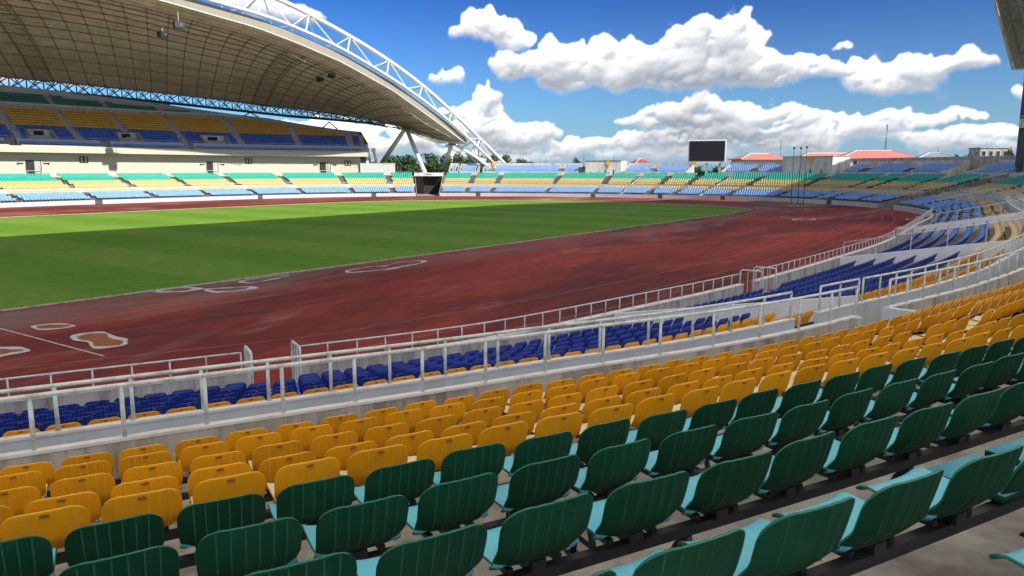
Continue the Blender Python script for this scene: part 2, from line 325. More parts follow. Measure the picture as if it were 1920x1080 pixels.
MT['screen'] = mat('switched_off_led_screen', (.008, .009, .016), .35, .1, 2)
MT['yellow'] = mat('yellow_paint', (.75, .45, .03), .6, .15, 3)
MT['red'] = mat('red_paint', (.6, .05, .03), .6, .1, 3)
MT['line'] = mat('worn_white_line_paint', (.30, .16, .14), .8, .15, 4, dirt=(.20, .035, .025), dirt_amt=1.0, dirt_scale=.35)
MT['patchring'] = mat('bleached_patch_edge', (.56, .53, .54), .8, .15, 5, dirt=(.30, .17, .15), dirt_amt=.5, dirt_scale=2.2)
MT['patchfill'] = mat('orange_clay_patch', (.27, .095, .025), .9, .2, 4, .3, 20)
MT['leaf'] = mat('leaves', (.045, .095, .022), .7, .45, .5, obj_var=.25)
MT['leaf2'] = mat('dark_leaves', (.028, .065, .02), .7, .45, .5, obj_var=.25)
MT['bark'] = mat('bark', (.10, .075, .05), .9, .2, 3)
MT['banner'] = mat('pale_blue_banner', (.18, .48, .62), .6, .05, 2)
MT['signwhite'] = mat('white_sign_paint', (.75, .75, .72), .6, .05, 3)
MT['soil'] = mat('distant_ground', (.10, .12, .05), .95, .3, .02)
MT['plaza'] = mat('pale_plaza_paving', (.50, .47, .42), .9, .1, .3)  # pale tone chosen to bounce sunlight back under the near roof
MT['duct'] = mat('reddish_paving', (.28, .22, .18), .9, .2, 1)

def track_mat():
    m = bpy.data.materials.new('worn_red_running_track'); m.use_nodes = True; nt = m.node_tree; N = nt.nodes; L = nt.links; b = N['Principled BSDF']
    geo = N.new('ShaderNodeNewGeometry')
    rot = N.new('ShaderNodeMapping'); rot.inputs['Rotation'].default_value = (0, 0, -TH); L.new(geo.outputs['Position'], rot.inputs[0])
    def noise(scale, st, det=7, ro=.62, dist=0.0):
        mp = N.new('ShaderNodeMapping'); mp.inputs['Scale'].default_value = st; L.new(rot.outputs[0], mp.inputs[0])
        n = N.new('ShaderNodeTexNoise'); n.inputs['Scale'].default_value = scale; n.inputs['Detail'].default_value = det; n.inputs['Roughness'].default_value = ro; n.inputs['Distortion'].default_value = dist
        L.new(mp.outputs[0], n.inputs['Vector']); return n.outputs[0]
    def ramp(v, stops):
        r = N.new('ShaderNodeValToRGB'); e = r.color_ramp.elements
        while len(e) > 1: e.remove(e[-1])
        e[0].position = stops[0][0]; e[0].color = stops[0][1] + (1,)
        for p, c in stops[1:]: k = e.new(p); k.color = c + (1,)
        L.new(v, r.inputs[0]); return r.outputs[0]
    def mix(f, a, bb, bt='MIX'):
        n = N.new('ShaderNodeMix'); n.data_type = 'RGBA'; n.blend_type = bt
        if isinstance(f, float): n.inputs[0].default_value = f
        else: L.new(f, n.inputs[0])
        for k, v in ((6, a), (7, bb)):
            if isinstance(v, tuple): n.inputs[k].default_value = v + (1,)
            else: L.new(v, n.inputs[k])
        return n.outputs[2]
    def mm0(a, c):      # let fine streaks break the scuffs up
        r = N.new('ShaderNodeMapRange'); r.inputs[1].default_value = .38; r.inputs[2].default_value = .60; L.new(c, r.inputs[0])
        n = N.new('ShaderNodeMath'); n.operation = 'MULTIPLY'; L.new(a, n.inputs[0]); L.new(r.outputs[0], n.inputs[1]); return n.outputs[0]
    big = noise(.09, (.35, 1, 1), 8, .66, .4)
    base = ramp(big, [(.30, (.09, .012, .010)), (.42, (.15, .022, .016)), (.56, (.285, .042, .026)), (.74, (.41, .088, .055))])
    fine = noise(3.0, (.25, 1, 1), 8, .72)
    base = mix(.75, base, ramp(fine, [(.3, (.40, .38, .38)), (.7, (1.6, 1.55, 1.5))]), 'MULTIPLY')
    pale = noise(.075, (.28, 1, 1), 9, .7, 1.2)
    pf = N.new('ShaderNodeMapRange'); pf.inputs[1].default_value = .51; pf.inputs[2].default_value = .63; pf.inputs[4].default_value = .8; L.new(pale, pf.inputs[0])
    base = mix(mm0(pf.outputs[0], noise(2.2, (.12, 1, 1), 8, .75, .3)), base, (.42, .30, .275))
    dk = noise(.22, (.22, 1, 1), 10, .78, .6)
    df = N.new('ShaderNodeMapRange'); df.inputs[1].default_value = .49; df.inputs[2].default_value = .64; df.inputs[4].default_value = .85; L.new(dk, df.inputs[0])
    base = mix(df.outputs[0], base, (.055, .020, .020))
    st = noise(1.4, (.06, 1, 1), 5, .6)
    sf = N.new('ShaderNodeMapRange'); sf.inputs[1].default_value = .60; sf.inputs[2].default_value = .70; sf.inputs[4].default_value = .35; L.new(st, sf.inputs[0])
    base = mix(sf.outputs[0], base, (.34, .13, .11))
    spz = N.new('ShaderNodeSeparateXYZ'); L.new(rot.outputs[0], spz.inputs[0])
    gr = N.new('ShaderNodeMapRange'); gr.interpolation_type = 'SMOOTHSTEP'; gr.inputs[1].default_value = 28.0; gr.inputs[2].default_value = 33.0; L.new(spz.outputs[1], gr.inputs[0])
    g2 = N.new('ShaderNodeMapRange'); g2.inputs[1].default_value = .40; g2.inputs[2].default_value = .62; L.new(noise(.35, (.25, 1, 1), 8, .7, .8), g2.inputs[0])
    g3 = N.new('ShaderNodeMapRange'); g3.inputs[1].default_value = 60; g3.inputs[2].default_value = 35.5; L.new(spz.outputs[1], g3.inputs[0])
    def mm(a, c):
        n = N.new('ShaderNodeMath'); n.operation = 'MULTIPLY'; L.new(a, n.inputs[0]); L.new(c, n.inputs[1]); return n.outputs[0]
    base = mix(mm(mm(gr.outputs[0], g2.outputs[0]), g3.outputs[0]), base, (.20, .135, .12))     # silt washed along the edge of the grass
    L.new(base, b.inputs['Base Color']); b.inputs['Roughness'].default_value = .85; b.inputs['Specular IOR Level'].default_value = .25
    bp = N.new('ShaderNodeBump'); bp.inputs['Strength'].default_value = .4; bp.inputs['Distance'].default_value = .02; L.new(noise(14, (1, 1, 1)), bp.inputs['Height']); L.new(bp.outputs[0], b.inputs['Normal'])
    return m
def grass_mat():
    m = bpy.data.materials.new('mown_pitch_grass'); m.use_nodes = True; nt = m.node_tree; N = nt.nodes; L = nt.links; b = N['Principled BSDF']
    geo = N.new('ShaderNodeNewGeometry')
    rot = N.new('ShaderNodeMapping'); rot.inputs['Rotation'].default_value = (0, 0, -TH); L.new(geo.outputs['Position'], rot.inputs[0])
    sp = N.new('ShaderNodeSeparateXYZ'); L.new(rot.outputs[0], sp.inputs[0])
    def M_(op, a, bb=None):
        n = N.new('ShaderNodeMath'); n.operation = op
        for k, v in enumerate((a, bb)):
            if v is None: continue
            if isinstance(v, (int, float)): n.inputs[k].default_value = v
            else: L.new(v, n.inputs[k])
        return n.outputs[0]
    nz = N.new('ShaderNodeTexNoise'); nz.inputs['Scale'].default_value = .25; nz.inputs['Detail'].default_value = 4; L.new(rot.outputs[0], nz.inputs['Vector'])
    xx = M_('ADD', sp.outputs[0], M_('MULTIPLY', nz.outputs[0], 1.2))
    w1 = M_('SINE', M_('MULTIPLY', xx, math.pi/5.6)); w2 = M_('SINE', M_('MULTIPLY', sp.outputs[1], math.pi/11.3))
    s1 = N.new('ShaderNodeMapRange'); s1.inputs[1].default_value = -.25; s1.inputs[2].default_value = .25; L.new(w1, s1.inputs[0])
    s2 = N.new('ShaderNodeMapRange'); s2.inputs[1].default_value = -.2; s2.inputs[2].default_value = .2; L.new(w2, s2.inputs[0])
    f = M_('ADD', M_('MULTIPLY', s1.outputs[0], .68), M_('MULTIPLY', s2.outputs[0], .32))
    cr = N.new('ShaderNodeValToRGB'); e = cr.color_ramp.elements
    e[0].color = (.108, .238, .020, 1); e[1].color = (.158, .282, .036, 1); L.new(f, cr.inputs[0])
    n2 = N.new('ShaderNodeTexNoise'); n2.inputs['Scale'].default_value = 1.1; n2.inputs['Detail'].default_value = 9; n2.inputs['Roughness'].default_value = .72; L.new(rot.outputs[0], n2.inputs['Vector'])
    r2 = N.new('ShaderNodeValToRGB'); r2.color_ramp.elements[0].position = .3; r2.color_ramp.elements[0].color = (.62, .66, .6, 1); r2.color_ramp.elements[1].position = .72; r2.color_ramp.elements[1].color = (1.35, 1.25, 1.2, 1); L.new(n2.outputs[0], r2.inputs[0])
    mx = N.new('ShaderNodeMix'); mx.data_type = 'RGBA'; mx.blend_type = 'MULTIPLY'; mx.inputs[0].default_value = .8; L.new(cr.outputs[0], mx.inputs[6]); L.new(r2.outputs[0], mx.inputs[7])
    L.new(mx.outputs[2], b.inputs['Base Color']); b.inputs['Roughness'].default_value = .9; b.inputs['Specular IOR Level'].default_value = .15
    n3 = N.new('ShaderNodeTexNoise'); n3.inputs['Scale'].default_value = 18; n3.inputs['Detail'].default_value = 4; L.new(rot.outputs[0], n3.inputs['Vector'])
    bp = N.new('ShaderNodeBump'); bp.inputs['Strength'].default_value = .6; bp.inputs['Distance'].default_value = .05; L.new(n3.outputs[0], bp.inputs['Height']); L.new(bp.outputs[0], b.inputs['Normal'])
    return m
MT['track'] = track_mat(); MT['grass'] = grass_mat()

# ------------------------------------------------------------------ mesh helpers
class MB:
    def __init__(s): s.v = []; s.f = []; s.m = []
    def add(s, vs, fs, mi=0):
        b = len(s.v); s.v += [tuple(p) for p in vs]; s.f += [tuple(i+b for i in f) for f in fs]; s.m += [mi]*len(fs)
    def hexa(s, p, mi=0):     # 8 corners: bottom 0-3 ccw, top 4-7
        s.add(p, [(3,2,1,0),(4,5,6,7),(0,1,5,4),(1,2,6,5),(2,3,7,6),(3,0,4,7)], mi)
    def box(s, c, d, rz=0.0, mi=0):
        x, y, z = d[0]/2, d[1]/2, d[2]/2; cs, sn = math.cos(rz), math.sin(rz); p = []
        for zz in (-z, z):
            for a, b in ((-x,-y),(x,-y),(x,y),(-x,y)): p.append((c[0]+a*cs-b*sn, c[1]+a*sn+b*cs, c[2]+zz))
        s.hexa(p, mi)
    def tube(s, p, q, r, n=6, mi=0, r2=None, caps=True):
        p = Vector(p); q = Vector(q); d = q-p
        if d.length < 1e-6: return
        d.normalize(); a = d.orthogonal().normalized(); b = d.cross(a); r2 = r if r2 is None else r2; vs = []
        for c, rr in ((p, r), (q, r2)):
            for k in range(n):
                t = 2*math.pi*k/n; vs.append(c+a*math.cos(t)*rr+b*math.sin(t)*rr)
        fs = [(k, (k+1) % n, n+(k+1) % n, n+k) for k in range(n)]
        if caps: fs += [tuple(range(n))[::-1], tuple(range(n, 2*n))]
        s.add(vs, fs, mi)
    def pipe(s, pts, r, n=6, mi=0, closed=False):       # smooth tube through points
        P = [Vector(p) for p in pts]; rings = []; up = Vector((0, 0, 1))
        for i, p in enumerate(P):
            d = (P[min(i+1, len(P)-1)]-P[max(i-1, 0)]).normalized()
            a = d.cross(up)
            a = d.orthogonal() if a.length < .05 else a
            a.normalize(); b = a.cross(d)
            rings.append([p+a*math.cos(2*math.pi*k/n)*r+b*math.sin(2*math.pi*k/n)*r for k in range(n)])
        vs = [v for rr in rings for v in rr]; fs = []
        for i in range(len(P)-1):
            for k in range(n): fs.append((i*n+k, (i+1)*n+k, (i+1)*n+(k+1) % n, i*n+(k+1) % n))
        fs += [tuple(range(n)), tuple(range((len(P)-1)*n, len(P)*n))[::-1]]
        s.add(vs, fs, mi)
    def sweep(s, ss, sec, mi=0, caps=True):             # sec: list of (off,z) or function(s)->list ; swept along the bowl
        n = None; vs = []
        for q in ss:
            S = sec(q) if callable(sec) else sec; n = len(S)
            for off, z in S: x, y = PT(q, off); vs.append((x, y, z))
        fs = []
        for i in range(len(ss)-1):
            for k in range(n): fs.append((i*n+k, i*n+(k+1) % n, (i+1)*n+(k+1) % n, (i+1)*n+k))
        if caps: fs += [tuple(range(n))[::-1], tuple(range((len(ss)-1)*n, len(ss)*n))]
        s.add(vs, fs, mi)
    def data(s, name, mats, smooth=False):
        me = bpy.data.meshes.new(name); me.from_pydata(s.v, [], s.f)
        for m in mats: me.materials.append(MT[m] if isinstance(m, str) else m)
        me.polygons.foreach_set('material_index', s.m)
        if smooth: me.polygons.foreach_set('use_smooth', [True]*len(s.f))
        me.update(); return me
    def build(s, name, mats, parent=None, smooth=False):
        if isinstance(mats, str): mats = [mats]
        return link(name, s.data(name, mats, smooth), parent)
def link(name, me, parent=None):
    o = bpy.data.objects.new(name, me); COL.objects.link(o)
    if parent is not None: o.parent = parent
    return o
def tag(o, label=None, cat=None, group=None, kind=None):
    if label: o['label'] = label
    if cat: o['category'] = cat
    if group: o['group'] = group
    if kind: o['kind'] = kind
    return o
def empty(name, label, cat, loc=(0, 0, 0), rz=0.0, group=None):
    o = bpy.data.objects.new(name, None); COL.objects.link(o); o.location = loc; o.rotation_euler = (0, 0, rz); o.empty_display_size = .3
    return tag(o, label, cat, group)
def srange(a, b, step=1.0):
    n = max(1, int(math.ceil((b-a)/step))); return [a+(b-a)*i/n for i in range(n+1)]
def instmesh(name, tv, tf, tm, locs, rzs, mats, scales=None):      # many copies of a small template joined into one mesh
    tv = np.array(tv, float); n = len(locs); k = len(tv)
    locs = np.array(locs, float); rz = np.array(rzs, float); c, s = np.cos(rz), np.sin(rz)
    sc = np.ones(n) if scales is None else np.array(scales, float)
    X = tv[None, :, 0]*sc[:, None]; Y = tv[None, :, 1]*sc[:, None]; Z = tv[None, :, 2]*sc[:, None]
    V = np.stack([X*c[:, None]-Y*s[:, None]+locs[:, 0:1], X*s[:, None]+Y*c[:, None]+locs[:, 1:2], Z+locs[:, 2:3]], 2).reshape(-1, 3)
    me = bpy.data.meshes.new(name)
    tl = np.array([i for f in tf for i in f]); ln = np.array([len(f) for f in tf])
    loops = (tl[None, :]+(np.arange(n)*k)[:, None]).ravel(); tot = np.tile(ln, n); st = np.concatenate([[0], np.cumsum(tot)[:-1]])
    me.vertices.add(len(V)); me.vertices.foreach_set('co', V.ravel())
    me.loops.add(len(loops)); me.loops.foreach_set('vertex_index', loops.astype(np.int32))
    me.polygons.add(len(tot)); me.polygons.foreach_set('loop_start', st.astype(np.int32)); me.polygons.foreach_set('loop_total', tot.astype(np.int32))
    me.polygons.foreach_set('material_index', np.tile(np.array(tm), n).astype(np.int32))
    for m in mats: me.materials.append(MT[m])
    me.update(calc_edges=True); me.validate(); return me
# ------------------------------------------------------------------ ground, track, pitch
def sheet(name, pts, z, m, kind='structure'):
    me = bpy.data.meshes.new(name); me.from_pydata([(x, y, z) for x, y in pts], [], [tuple(range(len(pts)))]); me.materials.append(MT[m])
    me.update()
    if me.polygons[0].normal.z < 0: me.flip_normals()
    return tag(link(name, me), kind=kind)
bm = bmesh.new(); bmesh.ops.create_circle(bm, cap_ends=True, radius=3500, segments=48)
me = bpy.data.meshes.new('ground'); bm.to_mesh(me); bm.free(); me.materials.append(MT['soil'])
g = tag(link('ground', me), kind='structure'); g.location = (0, 0, -.06)
edge = [PT(s, .1) for s in srange(-30, SMAX-1, 2)]
edge = edge+[EE(-60, 95), EE(-60, 40)]
sheet('running_track', edge, 0.0, 'track')
GR = [(-40,34.6),(0,34.5),(40,34.3),(75,34.4),(95,34.6),(104,35.0),(107.5,35.9),(112.5,40),(117,47),(119.3,58),(119.4,70),(117.5,78),(112,87),(104,95),(95,100.0),(85,102.3),(70,102.8),(40,102.6),(0,102.5),(-40,102.5)]
gp = resample(catmull(GR), 1.0)
gp = [(a+random.uniform(-.05, .05), b+random.uniform(-.09, .09)) for a, b in resample(gp, .5)]
sheet('grass_pitch', [EE(*p) for p in gp], .012, 'grass')
# kerb round the grass and bleached strip outside it
k = MB()
kp = [EE(*p) for p in resample(catmull(GR), 1.0)[4:-4]]
tv, tf, n_ = [], [], 0
for k_ in range(380):
    a_ = random.uniform(-5, 112); b_ = 34.45+random.gauss(0, .12) if a_ < 104 else 35.4+random.uniform(-.3, .6)
    if random.random() < .25: a_ = random.gauss(66, 2.5); b_ = 34.0+random.gauss(0, .35)
    x_, y_ = EE(a_, b_)
    for q_ in range(4):
        t_ = random.uniform(0, 6.28); h_ = random.uniform(.03, .10); r_ = .05; tv += [(x_+r_*math.cos(t_), y_+r_*math.sin(t_), .0), (x_-r_*math.cos(t_), y_-r_*math.sin(t_), .0), (x_+random.uniform(-.08, .08), y_+random.uniform(-.08, .08), h_)]; tf.append((n_, n_+1, n_+2)); n_ += 3
me_ = bpy.data.meshes.new('weeds'); me_.from_pydata(tv, [], tf); me_.materials.append(MT['leaf'])
tag(link('edge_weeds', me_), 'weeds and grass tufts along the near edge of the pitch', 'weeds', kind='stuff')
def ribbon(name, pts, w, z, m, kind='structure', jitter=0.0, label=None, cat=None):
    b = MB(); vs = []
    for i, p in enumerate(pts):
        a = pts[max(0, i-1)]; c = pts[min(len(pts)-1, i+1)]; dx, dy = c[0]-a[0], c[1]-a[1]; l = math.hypot(dx, dy) or 1
        ww = w*(1+random.uniform(-jitter, jitter)); nx, ny = -dy/l*ww/2, dx/l*ww/2
        vs += [(p[0]-nx, p[1]-ny, z), (p[0]+nx, p[1]+ny, z)]
    b.add(vs, [(2*i, 2*i+2, 2*i+3, 2*i+1) for i in range(len(pts)-1)])
    o = b.build(name, m); return tag(o, label, cat, kind=kind)
kerb = MB()
for i in range(len(kp)-1):
    (x0, y0), (x1, y1) = kp[i], kp[i+1]; dx, dy = x1-x0, y1-y0; l = math.hypot(dx, dy); nx, ny = dy/l*.09, -dx/l*.09
    kerb.hexa([(x0-nx, y0-ny, 0), (x0+nx, y0+ny, 0), (x1+nx, y1+ny, 0), (x1-nx, y1-ny, 0), (x0-nx, y0-ny, .05), (x0+nx, y0+ny, .05), (x1+nx, y1+ny, .05), (x1-nx, y1-ny, .05)])
tag(kerb.build('pitch_kerb', 'conc_wall'), kind='structure')
for j, off in enumerate((-3.6, -4.9, -6.2, -8.7)):
    ribbon('lane_line', [PT(s, off) for s in srange(-20, 325, 1.5)], .055, .004, 'line')
for (a, b_) in (((0,616),(195,668)),):
    def gnd(px, py):
        x, y, z, f = px_dir(px, py); t = -EYE/z; return (x*t, y*t)
    p, q = gnd(*a), gnd(*b_); d = (p[0]-q[0], p[1]-q[1]); ribbon('start_line', [q, (p[0]+d[0]*.6, p[1]+d[1]*.6)], .07, .008, 'patchring')
# repair patches in the track : orange clay with a bleached edge
def patch(px, outline, w, fill, label):
    pts = [gnd(*p) for p in outline]; n = len(pts); cx = sum(p[0] for p in pts)/n; cy = sum(p[1] for p in pts)/n
    cl = resample(catmull([pts[-1]]+pts+[pts[0]], 10)[10:], .12)
    b = MB(); o = []; inn = []
    for i, p in enumerate(cl):
        dx, dy = p[0]-cx, p[1]-cy; l = math.hypot(dx, dy); ww = .75*w*(1+.35*math.sin(i*.37)+.25*math.sin(i*.9)+.12*random.uniform(-1, 1))
        o.append((p[0]+dx/l*ww*.5, p[1]+dy/l*ww*.5, .014)); inn.append((p[0]-dx/l*ww*.5, p[1]-dy/l*ww*.5, .014))
    m = len(cl); b.add(o+inn, [(i, (i+1) % m, m+(i+1) % m, m+i) for i in range(m)], 0)
    if fill: b.add([(x, y, .010) for x, y, z in inn], [tuple(range(m))], 1)
    ob = b.build('track_patch', ['patchring', 'patchfill']); tag(ob, kind='structure'); return ob
patch(0, [(137,632),(160,626),(195,624),(210,632),(232,638),(233,646),(215,650),(178,652),(168,642),(145,638)], .34, True, '')
patch(0, [(62,613),(85,609),(115,608),(138,611),(115,616),(75,618)], .26, True, '')
patch(0, [(-30,655),(20,653),(52,657),(20,664),(-30,672)], .40, True, '')
patch(0, [(650,508),(690,501),(720,499),(745,493),(785,489),(795,492),(760,499),(720,506),(660,511)], .5, False, '')
patch(0, [(290,547),(330,540),(370,541),(345,547)], .5, False, '')
patch(0, [(385,543),(430,540),(468,538),(470,542),(410,548)], .45, False, '')
patch(0, [(450,528),(500,520),(540,516),(520,522),(470,531)], .3, False, '')
patch(0, [(1488,411),(1525,410.5),(1520,412.6),(1492,412.8)], .6, False, '')
patch(0, [(1700,411),(1730,410.5),(1727,412),(1704,412.4)], .4, False, '')

# ------------------------------------------------------------------ the bowl : terraces
OFFP = 0.0; OFF2 = 6.55; OFF1 = 7.65
LOW = [('P', .95, 1.355), ('O', 1.78, 1.53), ('N', 2.60, 1.70), ('M', 3.43, 1.87), ('L', 4.25, 2.04), ('K', 5.05, 2.215), ('J', 5.85, 2.385)]
LOWB = [(r, .95+.7*i, 1.345+.149*i) for i, r in enumerate(('Pb', 'Ob', 'Nb', 'Mb', 'Lb', 'Xb', 'Kb', 'Jb'))]
BEND = (13.5, 57.9)
UPP = [('I', 8.70, 2.956), ('H', 9.52, 3.164), ('G', 10.33, 3.345), ('F', 11.15, 3.545), ('E', 11.97, 3.788), ('D', 12.78, 3.996), ('C', 13.60, 4.204), ('B', 14.41, 4.412), ('A', 15.23, 4.62), ('Z', 16.05, 4.828), ('Y', 16.86, 5.036)]
TREAD = .76
COLOR = {**{r: 'blue' for r in 'PONML'}, **{r+'b': 'blue' for r in 'PONMLX'}, **{r: 'yel' for r in ('Kb', 'Jb')}, **{r: 'yel' for r in 'KJIHGFE'}, **{r: 'green' for r in 'DCBAZY'}}
def stepped(rows, first, last, zb):
    pts = [(first, zb)]; prev = first
    for i, (r, o, zt) in enumerate(rows):
        z = zt-TREAD; back = (o+.10) if i < len(rows)-1 else last
        pts += [(prev, z), (back, z)]; prev = back
    pts += [(last, zb)]
    return pts[::1]
secL = stepped(LOW, .18, OFF2, -.03); secB = stepped(LOWB, .18, OFF2, -.03); secU = stepped(UPP, OFF1+.15, 18.6, -.03)
TUN = [(113.9, 118.6), (215.0, 220.2)]
SEG = [(-30, BEND[0]), (BEND[0], 30), (30, BEND[1]), (BEND[1], 113.9), (118.6, 215.0), (220.2, SMAX-1)]
for a, b in SEG:
    m = MB(); st = srange(a, b, 1.5)
    m.sweep(st, [p for p in reversed(secB if BEND[0] <= a < BEND[1] else secL)]); m.sweep(st, [p for p in reversed(secU)])
    m.sweep(st, [(OFF2+.0, -.03), (OFF2, 1.70), (OFF1+.15, 1.70), (OFF1+.15, -.03)][::-1])
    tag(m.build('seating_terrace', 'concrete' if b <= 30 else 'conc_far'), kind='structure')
def wall(name, a, b, o0, o1, z0, z1, m, label, cat='wall', cap=None, step=1.0, group=None, kind=None, extra=None):
    w = MB(); fz = (lambda s: z1) if not callable(z1) else z1
    w.sweep(srange(a, b, step), lambda s: [(o0, z0), (o1, z0), (o1, fz(s)), (o0, fz(s))])
    o = w.build(name, m); tag(o, label, cat, group, kind)
    if cap:
        c = MB(); c.sweep(srange(a, b, step), lambda s: [(o0-.012, fz(s)+.001), (o1+.012, fz(s)+.001), (o1+.012, fz(s)+.035), (o0-.012, fz(s)+.035)]); c.build('coping', cap, o)
    return o
def par_top(s): return 1.34 if s < 62 else (.66 if s > 88 else 1.34-.68*(s-62)/26)
# front parapets, broken at the gates and tunnels
GATES = [(2.3, 3.3), (21.6, 22.8), (47.6, 48.9), (130.6, 131.8), (154.0, 155.0), (167.0, 168.0), (181.2, 182.2), (206.2, 207.2), (228.7, 229.7), (252.6, 253.6), (282.5, 283.7)]
cuts = sorted(GATES+TUN+[(88.0, 88.04)]); cur = -14.0; n = 0
PARLAB = ['grey concrete parapet at the far left behind the blue seats', 'long grey concrete parapet under the white rail beside the track', 'grey concrete parapet curving right between two gates', 'grey parapet curving away past the third gate at right', 'white track wall under the blue seats right of the ramp', 'white track wall just left of the right-hand ramp', 'white track wall right of the flagpoles', 'white track wall under the scoreboard side', 'white track wall beneath the scoreboard left', 'white track wall left of the white block house', 'white track wall right of the far tunnel', 'white track wall next to the far tunnel, right side', 'white track wall next to the far tunnel, left side', 'white track wall below the grandstand, right part', 'white track wall below the grandstand, middle part', 'white track wall below the grandstand, leftmost']
for a, b in cuts+[(SMAX-1, 0)]:
    far = cur > 60 or cur > 87
    wall('track_wall', cur, a, 0, .18, -.05, par_top, 'white' if far else 'conc_wall', PARLAB[min(n, len(PARLAB)-1)], 'wall', cap='cap')
    cur = b; n += 1
# gate backs: small grey steel gate in every opening of the far wall
gi = 0
for a, b in GATES[3:]:
    e = empty('wall_gate', '', 'gate', (*PT((a+b)/2, .1), 0), facing((a+b)/2)+0)
    nm = ['right of the flagpoles', 'below the scoreboard', 'left of the scoreboard', 'left of the white block house', 'near the yellow emblem above', 'left of the far tunnel', 'below the grandstand, centre', 'below the grandstand, leftmost'][gi]
    e['label'] = 'small dark grey steel gate in the white track wall '+nm; gi += 1; e['group'] = 'steel gates in the white track wall'
    w_ = (b-a)
    f = MB(); f.box((0, 0, .33), (w_-.1, .04, .6)); f.build('gate_leaf', 'truss', e)
    f = MB(); f.box((-w_/2+.03, 0, .36), (.06, .08, .74)); f.box((w_/2-.03, 0, .36), (.06, .08, .74)); f.build('gate_frame', 'black', e)
# walkway walls : wall 2 (pale, in front of the lower seats' back), wall 1 (concrete under the nearer rail)
W2 = [(-14, 10.7), (11.6, 33.0), (33.8, 57.6), (58.4, 113.9), (118.6, 215), (220.2, SMAX-1)]
W2L = ['pale grey painted walkway wall between blue and yellow seats, left of the gap', 'pale grey painted walkway wall right of the gap by the yellow seats', 'pale walkway wall in the bend at right', 'pale walkway wall at the far right bend', 'white walkway line between yellow rows of the end stand', 'white walkway line between yellow rows of the far grandstand']
for i, (a, b) in enumerate(W2):
    wall('walkway_wall', a, b, OFF2, OFF2+.10, 1.2, 2.57, 'bluewhite' if i < 4 else 'white', W2L[i], 'wall', cap='cap', step=1.0)
W1 = [(-14, 11.1), (12.4, 22.7), (23.2, 57.6), (58.4, 113.9), (118.6, 215), (220.2, SMAX-1)]
W1L = ['stained concrete wall in front of the yellow seats, left of the gap', 'stained concrete wall in front of the yellow seats, right of the gap', 'concrete wall under the railings at the right bend', 'concrete wall under the railings at the far right', 'low wall under the dark rail of the end stand', 'low wall under the rail of the far lower stand']
for i, (a, b) in enumerate(W1):
    z1 = 2.73 if i < 4 else 2.45
    wall('aisle_wall', a, b, OFF1, OFF1+.09, 1.5, z1, 'conc_wall', W1L[i], 'wall', cap='cap')
# white end pier at the gap
for (s, lab) in ((11.1, 'white end of the concrete wall left of the gap'), (12.4, 'white squared wall end right of the gap')):
    m = MB(); m.sweep(srange(s-.16 if s < 12 else s-.02, s+.02 if s < 12 else s+.16, .1), [(OFF1-.05, 1.6), (OFF1+.8, 1.6), (OFF1+.8, 2.74), (OFF1-.05, 2.74)] if s > 12 else [(OFF1-.03, 1.6), (OFF1+.18, 1.6), (OFF1+.18, 2.735), (OFF1-.03, 2.735)])
    tag(m.build('wall_end', 'bluewhite'), lab, 'wall')
# radial partition walls
def radial(name, s, o0, o1, z0, z1, zb, th, m, label, cat='wall', capm=None):
    b = MB(); pts = []
    for ss in (s-th/2, s+th/2):
        for o, z in ((o0, zb), (o1, zb), (o1, z1), (o0, z0)): x, y = PT(ss, o); pts.append((x, y, z))
    b.add(pts, [(0,1,2,3), (7,6,5,4), (0,4,5,1), (1,5,6,2), (2,6,7,3), (3,7,4,0)])
    o = b.build(name, m); tag(o, label, cat)
    if capm:
        c = MB(); pts = []
        for ss in (s-th/2-.03, s+th/2+.03):
            for oo, z in ((o0, z0+.002), (o1, z1+.002), (o1, z1+.05), (o0, z0+.05)): x, y = PT(ss, oo); pts.append((x, y, z))
        c.add(pts, [(0,1,2,3), (7,6,5,4), (0,4,5,1), (1,5,6,2), (2,6,7,3), (3,7,4,0)]); c.build('coping', capm, o)
    return o
PART = [13.5, 33.3, 57.9]
for s, lab in zip(PART, ['first white partition wall crossing the blue seats beyond the gap', 'second white partition wall crossing the blue seats', 'farthest white partition wall at the right bend']):
    radial('partition_wall', s, .2, OFF2-.05, 1.36, 2.75, -.03, .18, 'whitepart', lab)
for s, lab in zip([24.4, 40.0, 57.9], ['white partition wall behind the last near yellow seats at right', 'white partition wall across the right bend rows', 'white partition wall far right above the bend']):
    radial('partition_wall', s, OFF1+.2, 18.0, 3.12, 5.42, -.03, .2, 'whitepart', lab)
for s, lab in ((175.8, 'cream sloping partition line in the end stand, left one'), (159.3, 'cream sloping partition line under the scoreboard'), (135.2, 'cream sloping partition line right of the flagpoles')):
    radial('partition_wall', s, .2, OFF2-.05, .75, 2.15, -.03, .2, 'conc_wall', lab); radial('partition_wall', s, OFF1+.2, 18.0, 2.5, 4.7, -.03, .2, 'conc_wall', lab+', upper half')
